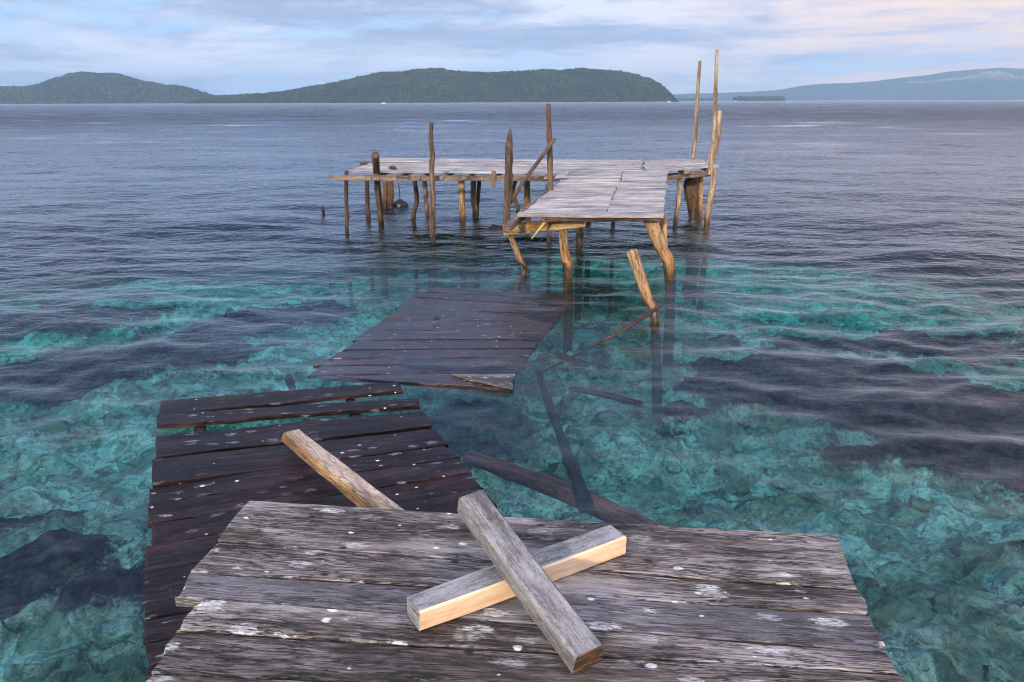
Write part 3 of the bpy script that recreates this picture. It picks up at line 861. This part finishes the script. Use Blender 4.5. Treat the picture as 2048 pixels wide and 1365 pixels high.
# rounded stones and coral heads strewn over the reef flat
r_ = np.random.default_rng(44)
bmx = bmesh.new(); bmesh.ops.create_icosphere(bmx, subdivisions=3, radius=1)
bv = np.array([v.co[:] for v in bmx.verts]); bf = np.array([[v.index for v in f.verts] for f in bmx.faces]); bmx.free()
NS = 2600
sx_ = r_.uniform(-7, 9, NS); sy_ = 1.2 + 12 * r_.random(NS) ** 1.3
sz_ = seabed_z(sx_, sy_)
cl_ = fbm(sx_, sy_, 1.1, 88, 3)
V = np.empty((NS, len(bv), 3), np.float32); T_ = np.empty((NS, len(bv)), np.float32)
for i in range(NS):
    rad_ = (0.035 + 0.13 * r_.random() ** 2.5) * (0.5 + 1.8 * max(0, cl_[i] - 0.3))
    o3 = r_.uniform(0, 60, 3)
    dsp = np.array([1 + 0.55 * noise.noise(Vector(b * 1.3 + o3)) + 0.28 * noise.noise(Vector(b * 3.6 + o3)) for b in bv]) if i % 6 == 0 else dsp
    an_ = r_.uniform(0, 6.28); ca, sa = math.cos(an_), math.sin(an_)
    q3 = bv * dsp[:, None] * np.array([1.0, r_.uniform(.6, 1), r_.uniform(.4, .75)]) * rad_
    V[i] = np.stack([q3[:, 0] * ca - q3[:, 1] * sa + sx_[i], q3[:, 0] * sa + q3[:, 1] * ca + sy_[i], q3[:, 2] + sz_[i] - rad_ * .05], -1)
    T_[i] = reef_mask(np.array([sx_[i]]), np.array([sy_[i]]))[0] + r_.normal(0, 0.10)
me = mesh_np('coral_rubble', V.reshape(-1, 3), (bf[None] + (np.arange(NS) * len(bv))[:, None, None]).reshape(-1, 3))
at = me.attributes.new('reef', 'FLOAT', 'POINT'); at.data.foreach_set('value', T_.ravel())
tag(link('coral_rubble', me, M['seabed']), 'rounded pale and olive stones strewn over the seabed under the clear shallows', 'stones', kind='stuff')

# ------------------------------------------------------------------ water
def water_z(X, Y, sp):
    rw = np.random.default_rng(3)
    z = np.zeros_like(X)
    wx = X + (fbm(X, Y, 3.0, 51, 3) - .5) * 1.0; wy = Y + (fbm(X, Y, 2.5, 52, 3) - .5) * 1.0
    gust = 0.65 + 0.8 * fbm(X, Y, 6.0, 53, 3)
    Dq = np.sqrt(X * X + Y * Y); sh = 1 / (1 + np.exp(-(Dq - 7.0 + 0.22 * X) / 1.3)); gust = gust * (0.30 + 0.70 * sh)   # calmer in the lee of the reef
    for k in range(64):
        lam = 0.16 * (9.0 / 0.16) ** ((k + 0.5) / 64)
        sl = 0.041 if lam < 1.0 else 0.012
        if lam > 4: sl = 0.007
        amp = sl * lam / (2 * math.pi)
        th = R(90 + rw.normal(0, 34) - 8)
        kx, ky = math.cos(th) * 2 * math.pi / lam, math.sin(th) * 2 * math.pi / lam
        ph = rw.uniform(0, 6.28)
        fade = np.clip((lam / np.maximum(sp, 1e-3) - 3) / 4, 0, 1)
        s = np.sin(kx * wx + ky * wy + ph)
        z += amp * fade * (s - 0.25 * np.cos(2 * (kx * wx + ky * wy + ph)))
    return z * gust


rs = np.concatenate([np.geomspace(0.35, 150, 700), np.geomspace(150, 6050, 150)[1:]])
fa = np.linspace(R(90 - 46), R(90 + 46), 620)
ba = np.linspace(R(90 + 46), R(450 - 46), 70)[1:-1]
an = np.concatenate([fa, ba]); na = len(an)
RR, AA = np.meshgrid(rs, an, indexing='ij')
X = RR * np.cos(AA); Y = RR * np.sin(AA)
sp = RR * 0.0088; sp = np.where((AA > R(137)), RR * 0.07, sp)
Zw = water_z(X, Y, sp) * np.clip(1 - (RR - 90) / 60, 0, 1)
top = np.stack([X, Y, Zw], -1).reshape(-1, 3)
nr_ = len(rs)
i = np.arange((nr_ - 1) * na); r0 = i // na; c0 = i % na
a = r0 * na + c0; b_ = r0 * na + (c0 + 1) % na
q = np.stack([a, a + na, b_ + na, b_], -1)
# close it: inner disc, outer skirt, bottom
nt_ = len(top)
skirt = np.stack([rs[-1] * np.cos(an), rs[-1] * np.sin(an), np.full(na, -40.0)], -1)
co = np.concatenate([top, skirt, [[0, 0, 0.0]], [[0, 0, -40.0]]])
k = np.arange(na); k2 = (k + 1) % na
lastring = (nr_ - 1) * na
sq = np.stack([lastring + k, nt_ + k, nt_ + k2, lastring + k2], -1)
me = bpy.data.meshes.new('water')
tri = np.concatenate([np.stack([k, k2, np.full(na, nt_ + na)], -1), np.stack([nt_ + k2, nt_ + k, np.full(na, nt_ + na + 1)], -1)])
q = np.concatenate([q, sq])
me.vertices.add(len(co)); me.vertices.foreach_set('co', co.astype(np.float32).ravel())
loops = np.concatenate([q.ravel(), tri.ravel()]).astype(np.int32)
me.loops.add(len(loops)); me.loops.foreach_set('vertex_index', loops)
starts = np.concatenate([np.arange(0, q.size, 4), q.size + np.arange(0, tri.size, 3)]).astype(np.int32)
me.polygons.add(len(starts)); me.polygons.foreach_set('loop_start', starts)
me.update(calc_edges=True); me.validate()
me.polygons.foreach_set('use_smooth', np.ones(len(me.polygons), dtype=bool))

m, nt = newmat('sea_water'); g = N(nt)
out = g.n('ShaderNodeOutputMaterial')
gl = g.n('ShaderNodeBsdfGlossy'); gl.distribution = 'MULTI_GGX'; gl.inputs['Color'].default_value = (1, 1, 1, 1); tp = g.n('ShaderNodeBsdfTransparent'); fr = g.n('ShaderNodeFresnel'); fr.inputs['IOR'].default_value = 1.333; mxw = g.n('ShaderNodeMixShader')
pos = g.n('ShaderNodeNewGeometry').outputs['Position']
h1 = g.noise(g.map(pos, (1.0, 1.9, 1)), 3.2, 3, 0.55, 0.4)
h2 = g.noise(g.map(pos, (0.9, 1.7, 1), (3, 3, 0)), 0.9, 3, 0.6, 0.3)
h3 = g.noise(g.map(pos, (0.6, 1.3, 1), (13, 3, 0)), 0.16, 3, 0.6)
sep = g.n('ShaderNodeVectorMath', operation='LENGTH'); g.l(pos, sep.inputs[0])
d = sep.outputs['Value']
gw = g.noise(g.map(pos, (0.7, 1.3, 1)), 0.07, 9, 0.72)
gustn = g.ss(gw, 0.34, 0.66, 0.35, 1.6)
gustn = g.math('ADD', 1.0, g.math('MULTIPLY', g.math('SUBTRACT', gustn, 1.0), g.ss(d, 10, 40)))
hh = g.math('ADD', g.math('MULTIPLY', h1, g.ss(d, 4.5, 14, 0.009, 0.044)), g.math('MULTIPLY', h2, g.ss(d, 8, 60, 0.02, 0.13)))
hh = g.math('ADD', hh, g.math('MULTIPLY', h3, g.ss(d, 30, 160, 0.0, 0.9)))
hh = g.math('MULTIPLY', hh, gustn)
bn = g.bump(hh, 1.0, 1.0)
g.l(bn, gl.inputs['Normal']); g.l(bn, fr.inputs['Normal'])
g.l(g.math('MULTIPLY', g.math('MAXIMUM', g.ss(d, 8, 18, 0.07, 0.28), g.ss(d, 40, 300, 0.28, 0.40)), g.math('ADD', 1.0, g.math('MULTIPLY', g.math('SUBTRACT', gustn, 0.9), 0.35))), gl.inputs['Roughness'])
ffac = g.math('MULTIPLY', fr.outputs[0], g.math('ADD', g.ss(d, 5, 11, 0.95, 0.80), g.ss(d, 16, 80, 0.0, 0.34)))   # wave slopes lower the mean reflectance
g.l(ffac, mxw.inputs[0]); g.l(tp.outputs[0], mxw.inputs[1]); g.l(gl.outputs[0], mxw.inputs[2])
g.l(mxw.outputs[0], out.inputs[0])
va = g.n('ShaderNodeVolumeAbsorption')
va.inputs['Color'].default_value = (0.45, 0.930, 0.912, 1); va.inputs['Density'].default_value = 0.62
g.l(va.outputs[0], out.inputs['Volume'])
o = link('water', me, m); tag(o, kind='structure')

# ------------------------------------------------------------------ far land
def hill(name, prof, dist, depth, mat, seed, rough=0.10, n=260, ny=60, lift=0.0, foot=None):
    """prof = ridge line (px, py) in photo; real ridge at distance dist, sloping down on both sides"""
    prof = sorted(prof)
    px = np.array([p[0] for p in prof], float)
    hs = np.array([max(0.0, PY(p[0], p[1], dist).z) for p in prof])
    wx = np.array([PY(p[0], p[1], dist).x for p in prof])
    xs_ = np.linspace(wx[0], wx[-1], n)
    hx = np.interp(xs_, wx, hs)
    vs = np.linspace(-1, 1, ny)
    Xh, V = np.meshgrid(xs_, vs)
    Hh = np.interp(Xh, wx, hs)
    wid = depth * (0.25 + 0.75 * np.sqrt(np.clip(Hh / hs.max(), 0, 1)))
    Yh = dist + V * wid
    sh = np.clip(1 - np.abs(V) ** 1.6, 0, 1)
    nz = fbm(Xh, Yh, depth * 0.35, seed, 5) - 0.5
    gul = np.abs(fbm(Xh, Yh * 0.5, depth * 0.28, seed + 1, 4) - 0.5)
    Zh = Hh * (sh + rough * nz * (1 - sh ** 3) * 3 * sh - 0.28 * np.exp(-(gul / 0.06) ** 2) * sh * (1 - sh ** 2))
    Zh = np.where(np.abs(V) > 0.999, -3, Zh) - 0.5
    Zh[:, 0] = -3; Zh[:, -1] = -3
    co = np.stack([Xh, Yh, Zh], -1).reshape(-1, 3)
    i = np.arange((ny - 1) * (n - 1)); r0 = i // (n - 1); c0 = i % (n - 1); a = r0 * n + c0
    q = np.stack([a, a + 1, a + n + 1, a + n], -1)
    me = mesh_np(name, co, q)
    o = link(name, me, mat); tag(o, kind='structure')
    return o, (Xh, Yh, Zh)


def landmat(name, c0, c1, c2, sc):
    m, nt = newmat(name); g = N(nt)
    out = g.n('ShaderNodeOutputMaterial'); b = g.n('ShaderNodeBsdfPrincipled')
    pos = g.n('ShaderNodeNewGeometry').outputs['Position']
    n1 = g.noise(pos, sc, 6, 0.65); n2 = g.noise(pos, sc * 6, 4, 0.6)
    c = g.mix(g.ss(n1, 0.35, 0.65), c0, c1)
    c = g.mix(g.ss(n2, 0.55, 0.75, 0, 0.6), c, c2)
    g.l(c, b.inputs['Base Color']); b.inputs['Roughness'].default_value = 0.95
    b.inputs['Specular IOR Level'].default_value = 0.1
    g.l(g.bump(n2, 1.0, 4.0), b.inputs['Normal'])
    g.l(b.outputs[0], out.inputs[0])
    return m


M['land'] = landmat('wooded_slope', (0.018, 0.030, 0.018), (0.035, 0.050, 0.026), (0.06, 0.065, 0.035), 0.012)
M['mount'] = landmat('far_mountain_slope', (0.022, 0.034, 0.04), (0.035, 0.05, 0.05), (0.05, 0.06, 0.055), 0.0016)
ISL = [(395, 205), (430, 193.5), (470, 192), (520, 189), (560, 186), (600, 179), (640, 172), (680, 165), (720, 156), (760, 147), (800, 145), (840, 139.5), (880, 138.5), (910, 144), (950, 146), (985, 147), (1020, 144), (1060, 143.5), (1090, 140), (1120, 142), (1160, 138.5), (1200, 141), (1240, 144.5), (1270, 150), (1295, 158), (1315, 168), (1328, 180), (1337, 194), (1341, 202)]
isl, (iX, iY, iZ) = hill('forested_island', ISL, 1650, 190, M['land'], 61)
LH = [(-120, 178), (-60, 172), (0, 176), (20, 175), (40, 177), (70, 174), (100, 168), (115, 160), (135, 155), (155, 147), (185, 148), (200, 151), (215, 148), (235, 150), (250, 155), (275, 163), (300, 167), (330, 172), (365, 175), (390, 182), (412, 191), (440, 196), (520, 205)]
lh, (lX, lY, lZ) = hill('left_hills', LH, 2100, 260, M['land'], 64)
RM = [(1250, 196), (1340, 190), (1390, 188), (1440, 186), (1500, 184), (1560, 180), (1600, 172), (1640, 168), (1700, 166), (1745, 163), (1800, 156), (1850, 151), (1900, 143), (1950, 139), (2000, 135.5), (2048, 138), (2150, 128), (2260, 140), (2400, 170)]
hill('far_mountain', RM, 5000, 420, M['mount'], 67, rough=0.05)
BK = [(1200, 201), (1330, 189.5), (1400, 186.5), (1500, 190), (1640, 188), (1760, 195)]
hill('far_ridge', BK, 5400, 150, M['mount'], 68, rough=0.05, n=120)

# pale shore at the foot of the island
bm = bmesh.new()
rows = []
for k in range(61):
    px = 905 + (1325 - 905) * k / 60
    q0 = PY(px, 203, 1505); y_ = 1468 + 10 * math.sin(k * 0.6) + 6 * math.sin(k * 1.9)
    rows.append([bm.verts.new((q0.x, y_ - 12, -0.4)), bm.verts.new((q0.x, y_, 0.7 + 0.5 * math.sin(k * 2.3))), bm.verts.new((q0.x, y_ + 90, 3.5))])
for a_, b2 in zip(rows, rows[1:]):
    for k in range(2): bm.faces.new((a_[k], b2[k], b2[k + 1], a_[k + 1]))
me = bpy.data.meshes.new('beach'); bm.to_mesh(me); bm.free()
tag(link('beach', me, landmat('pale_shore', (0.10, 0.10, 0.06), (0.26, 0.23, 0.16), (0.05, 0.07, 0.03), 0.05)), kind='structure')

# tree crowns as one mass of foliage lumps per wood
def blobs(name, pts, rad, label_kind='stuff', seed=0, mat=None, parent=None):
    bm = bmesh.new(); bmesh.ops.create_icosphere(bm, subdivisions=1 if len(pts) > 6000 else 2, radius=1)
    bv = np.array([v.co[:] for v in bm.verts]); bf = np.array([[v.index for v in f.verts] for f in bm.faces]); bm.free()
    r_ = np.random.default_rng(seed)
    n = len(pts)
    V = np.empty((n, len(bv), 3), np.float32); Cc = np.empty((n, len(bv)), np.float32)
    for i in range(n):
        d = 1 + r_.normal(0, 0.17, len(bv))
        s = rad[i] * np.array([1, 1, r_.uniform(0.8, 1.35)])
        V[i] = bv * d[:, None] * s + pts[i]
        Cc[i] = r_.random()
    q = (bf[None] + (np.arange(n) * len(bv))[:, None, None]).reshape(-1, 3)
    me = mesh_np(name, V.reshape(-1, 3), q)
    me.polygons.foreach_set('use_smooth', np.zeros(len(me.polygons), dtype=bool))
    at = me.attributes.new('tone', 'FLOAT', 'POINT'); at.data.foreach_set('value', Cc.ravel())
    return link(name, me, mat, parent)


m, nt = newmat('forest_leaves'); g = N(nt)
out = g.n('ShaderNodeOutputMaterial'); b = g.n('ShaderNodeBsdfPrincipled')
t = g.n('ShaderNodeAttribute', attribute_name='tone').outputs['Fac']
pos = g.n('ShaderNodeNewGeometry').outputs['Position']
nn = g.noise(pos, 0.014, 6, 0.65)
tt = g.math('ADD', g.math('MULTIPLY', t, 0.45), g.math('MULTIPLY', g.math('SUBTRACT', nn, 0.2), 1.2))
c = g.mix(g.ss(tt, 0.25, 0.95), (0.005, 0.012, 0.007), (0.040, 0.060, 0.028))
g.l(c, b.inputs['Base Color']); b.inputs['Roughness'].default_value = 0.9; b.inputs['Specular IOR Level'].default_value = 0.15
g.l(b.outputs[0], out.inputs[0]); M['leaf'] = m


def sample_surface(Xs, Ys, Zs, n, r_, front=0.62):
    ny, nx = Xs.shape
    out = []
    while len(out) < n:
        i = int(r_.uniform(1, ny * front)); j = int(r_.uniform(1, nx - 2))
        if Zs[i, j] > 0.3:
            out.append((Xs[i, j] + r_.uniform(-3, 3), Ys[i, j] + r_.uniform(-3, 3), Zs[i, j]))
    return np.array(out)


r_ = np.random.default_rng(5)
pts = sample_surface(iX, iY, iZ, 15000, r_)
o = blobs('forest', pts, (1.2 + 2.6 * r_.random(len(pts)) ** 2) * np.clip(0.5 + pts[:, 2] / 30, 0.5, 1), seed=1, mat=M['leaf'])
tag(o, 'dark green forest covering the long flat topped island', 'forest', kind='stuff')
pts = sample_surface(lX, lY, lZ, 4500, r_)
o = blobs('forest', pts, r_.uniform(2.5, 5.0, len(pts)) * np.clip(0.5 + pts[:, 2] / 30, 0.5, 1), seed=2, mat=M['leaf'])
tag(o, 'hazy forest covering the twin topped hills at far left', 'forest', kind='stuff')
# low wooded islets right of the island
def islet(x0, x1, yt, dist, label):
    A, B_ = PY(x0, 199, dist), PY(x1, 199, dist)
    hill('low_islet', [(x0 - 3, 201), (x0 + 2, yt + 2), ((x0 + x1) / 2, yt + 2), (x1 - 2, yt + 2), (x1 + 3, 201)], dist, 30, M['land'], 71, n=60, ny=20)
    k = int((x1 - x0) * 2.6)
    xs_ = np.linspace(A.x, B_.x, k)
    hgt = PY((x0 + x1) / 2, yt, dist).z
    p = np.stack([xs_, dist + r_.uniform(-25, 5, k), r_.uniform(0.45, 0.9, k) * hgt], -1)
    o = blobs('forest', p, r_.uniform(0.3, 0.55, k) * hgt, seed=3, mat=M['leaf'])
    tag(o, label, 'forest', kind='stuff')


islet(1468, 1563, 195.5, 2600, 'low dark wood on the small flat islet right of the tall poles')
islet(1346, 1426, 198, 3300, 'low faint wood on the islet beside the tip of the long island')

# low cloud lying against the far mountain
bm = bmesh.new()
rc = random.Random(4)
for k in range(420):
    t = k / 419
    px = 1815 + 245 * t
    base = 166 - 10 * t + 3 * math.sin(t * 9)
    amp = 2.5 + 13 * math.exp(-((t - 0.72) / 0.17) ** 2) + 2.5 * math.exp(-((t - 0.3) / 0.15) ** 2)
    py = base - rc.random() * amp
    c_ = PY(px, py, 4560 + rc.uniform(-30, 30))
    rr_ = rc.uniform(1.5, 6) * (0.5 + amp / 12)
    mt = Matrix.Translation(c_) @ Matrix.Diagonal((2.4, 1.2, 0.8, 1))
    bmesh.ops.create_icosphere(bm, subdivisions=3, radius=rr_, matrix=mt)
for v in bm.verts:
    v.co += Vector((0, 0, 1)) * 3 * noise.noise(v.co * 0.05) + Vector((1, 0, 0)) * 5 * noise.noise(v.co * 0.04 + Vector((9, 0, 0)))
me = bpy.data.meshes.new('low_cloud'); bm.to_mesh(me); bm.free()
m, nt = newmat('cloud_white'); g = N(nt)
out = g.n('ShaderNodeOutputMaterial'); vp = g.n('ShaderNodeVolumePrincipled')
vp.inputs['Color'].default_value = (1, 1, 1, 1); vp.inputs['Density'].default_value = 0.8
g.l(vp.outputs[0], out.inputs['Volume'])
o = link('cloud_bank', me, m, None, True)
tag(o, 'thin white cloud bank lying across the far blue mountain', 'cloud', kind='stuff')

# small boats by the island
def boat(px, py, dist, L, label):
    f = P(px, 210, 0); p = PY(px, py, dist); p.z = 0
    e = empty('motor_boat', p, label, 'boat', 'tiny white boats far off')
    bm = bmesh.new()
    secs = []
    for t, w, zt in ((0, .30, .5), (.25, .5, .5), (.6, .5, .58), (.85, .3, .72), (1, .03, .9)):
        x = (t - .5) * L
        secs.append([bm.verts.new(p + Vector((x, y * w * L * .34, z * L * .12))) for y, z in ((-1, zt * 2.2), (-.7, 0), (0, -.6), (.7, 0), (1, zt * 2.2))])
    for a_, b2 in zip(secs, secs[1:]):
        for k in range(4): bm.faces.new((a_[k], a_[k + 1], b2[k + 1], b2[k]))
        bm.faces.new((a_[4], a_[0], b2[0], b2[4]))
    bm.faces.new(secs[0]); bm.faces.new(list(reversed(secs[-1])))
    bmesh.ops.recalc_face_normals(bm, faces=bm.faces)
    me = bpy.data.meshes.new('hull'); bm.to_mesh(me); bm.free(); link('hull', me, M['white'], e)
    bm = bmesh.new(); bmesh.ops.create_cube(bm, size=1, matrix=Matrix.Translation(p + Vector((-.05 * L, 0, .22 * L))) @ Matrix.Diagonal((.4 * L, .22 * L, .2 * L, 1)))
    bmesh.ops.bevel(bm, geom=bm.edges[:], offset=.03 * L, segments=2, affect='EDGES')
    me = bpy.data.meshes.new('cabin'); bm.to_mesh(me); bm.free(); link('cabin', me, M['white'], e)
    bm = bmesh.new(); bmesh.ops.create_cube(bm, size=1, matrix=Matrix.Translation(p + Vector((-.05 * L, 0, .26 * L))) @ Matrix.Diagonal((.405 * L, .225 * L, .06 * L, 1)))
    me = bpy.data.meshes.new('windows'); bm.to_mesh(me); bm.free(); link('window', me, M['glass'], e)


boat(767, 205, 900, 5.5, 'tiny white motor boat before the middle left of the long island')
boat(1338, 202, 1300, 6, 'tiny white motor boat off the right tip of the long island')
boat(1471, 200, 1800, 7, 'tiny white motor boat before the left end of the small flat islet')

# ------------------------------------------------------------------ haze
bm = bmesh.new()
bmesh.ops.create_cube(bm, size=1, matrix=Matrix.Translation((0, 0, 105)) @ Matrix.Diagonal((12300, 12300, 296, 1)))
me = bpy.data.meshes.new('haze'); bm.to_mesh(me); bm.free()
m, nt = newmat('haze_air'); g = N(nt)
out = g.n('ShaderNodeOutputMaterial'); pv = g.n('ShaderNodeVolumePrincipled')
pv.inputs['Color'].default_value = (0.46, 0.73, 1.0, 1); pv.inputs['Density'].default_value = 0.00018
pv.inputs['Anisotropy'].default_value = 0.0
g.l(pv.outputs[0], out.inputs['Volume'])
o = link('haze', me, m); tag(o, kind='stuff')
o['label'] = 'pale blue haze over the sea and far hills'; o['category'] = 'haze'

# ------------------------------------------------------------------ light and sky
SUN_EL, SUN_AZ = 13.0, 196.0          # compass-like angle from +Y towards +X; the sun is behind the camera
sd = bpy.data.lights.new('sun', 'SUN'); sd.energy = 3.4; sd.angle = R(3); sd.color = (1.0, 0.76, 0.52)
so = bpy.data.objects.new('sun', sd); COL.objects.link(so)
dv = Vector((math.sin(R(SUN_AZ)) * math.cos(R(SUN_EL)), math.cos(R(SUN_AZ)) * math.cos(R(SUN_EL)), math.sin(R(SUN_EL))))
so.rotation_euler = dv.to_track_quat('Z', 'Y').to_euler()

w = bpy.data.worlds.new('World'); S.world = w; w.use_nodes = True
nt = w.node_tree; nt.nodes.clear(); g = N(nt)
out = g.n('ShaderNodeOutputWorld'); bg = g.n('ShaderNodeBackground')
sky = g.n('ShaderNodeTexSky', sky_type='NISHITA'); sky.sun_disc = False
sky.sun_elevation = R(SUN_EL); sky.sun_rotation = R(SUN_AZ)
gen = g.n('ShaderNodeTexCoord').outputs['Generated']
sx = g.n('ShaderNodeSeparateXYZ'); g.l(gen, sx.inputs[0])
el = g.math('MAXIMUM', sx.outputs[2], 0.0)
zz = g.math('POWER', g.math('ADD', el, 0.02), 0.75)
cv = g.n('ShaderNodeCombineXYZ'); g.l(sx.outputs[0], cv.inputs[0]); g.l(sx.outputs[1], cv.inputs[1]); g.l(g.math('MULTIPLY', zz, 2.6), cv.inputs[2])
pv_ = cv.outputs[0]
warp = g.noise(pv_, 2.6, 5, 0.6, out=1)
pw = g.vmath('ADD', pv_, g.vmath('MULTIPLY', g.vmath('SUBTRACT', warp, (0.5, 0.5, 0.5)), (0.30, 0.30, 0.10)))
c1 = g.noise(g.map(pw, (1, 1, 1.6), (2.31, 1.1, 0.3)), 2.7, 8, 0.60)
c2 = g.noise(g.map(pw, (0.8, 0.8, 2.6), (8.1, 4.3, 0.15)), 2.2, 8, 0.62)
c3 = g.noise(g.map(pw, (1, 1, 1.5), (1.1, 7.3, 0)), 9.0, 6, 0.62)
wx = g.ss(sx.outputs[0], 0.05, 0.50)
c1 = g.math('ADD', c1, g.math('MULTIPLY', wx, 0.07)); c2 = g.math('ADD', c2, g.math('MULTIPLY', wx, 0.02))
cover = g.ss(g.math('ADD', c1, g.math('MULTIPLY', g.math('SUBTRACT', c3, 0.5), 0.22)), 0.37, 0.52)
lit = g.ss(g.math('ADD', c2, g.math('MULTIPLY', g.math('SUBTRACT', c3, 0.5), 0.45)), 0.40, 0.64)
wx = g.ss(sx.outputs[0], 0.05, 0.50)
cool = g.mix(lit, (2.2, 2.7, 4.0), (5.0, 5.2, 6.2))
warm = g.mix(lit, (2.9, 3.3, 4.8), (6.6, 4.9, 4.2))
cl = g.mix(wx, cool, warm)
base = g.mix(0.75, sky.outputs[0], (2.6, 4.3, 7.2))
c = g.mix(g.math('MULTIPLY', cover, 0.95), base, cl)
front = g.mix(g.ss(el, 0.15, 0.55), (1, 1, 1), (0.62, 0.80, 1.12))      # unseen high sky ahead, dimmed and blued to shape the water's reflections
back = (2.5, 2.25, 2.0)                                                  # evening side behind the camera, brightened out of view to light the seabed
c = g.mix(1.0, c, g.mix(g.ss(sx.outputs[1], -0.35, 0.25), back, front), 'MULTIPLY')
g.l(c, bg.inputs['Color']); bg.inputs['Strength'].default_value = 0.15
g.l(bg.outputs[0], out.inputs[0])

S.render.engine = 'CYCLES'
cy_ = S.cycles
cy_.use_denoising = True
try: cy_.denoiser = 'OPENIMAGEDENOISE'
except Exception: pass
cy_.max_bounces = 8; cy_.diffuse_bounces = 3; cy_.glossy_bounces = 3; cy_.transmission_bounces = 6; cy_.transparent_max_bounces = 12; cy_.volume_bounces = 0
cy_.sample_clamp_indirect = 4.0
cy_.blur_glossy = 0.3
cy_.filter_width = 1.1
cy_.caustics_reflective = False; cy_.caustics_refractive = True
S.view_settings.view_transform = 'Standard'; S.view_settings.look = 'None'
S.view_settings.exposure = 0.35; S.view_settings.gamma = 1.0
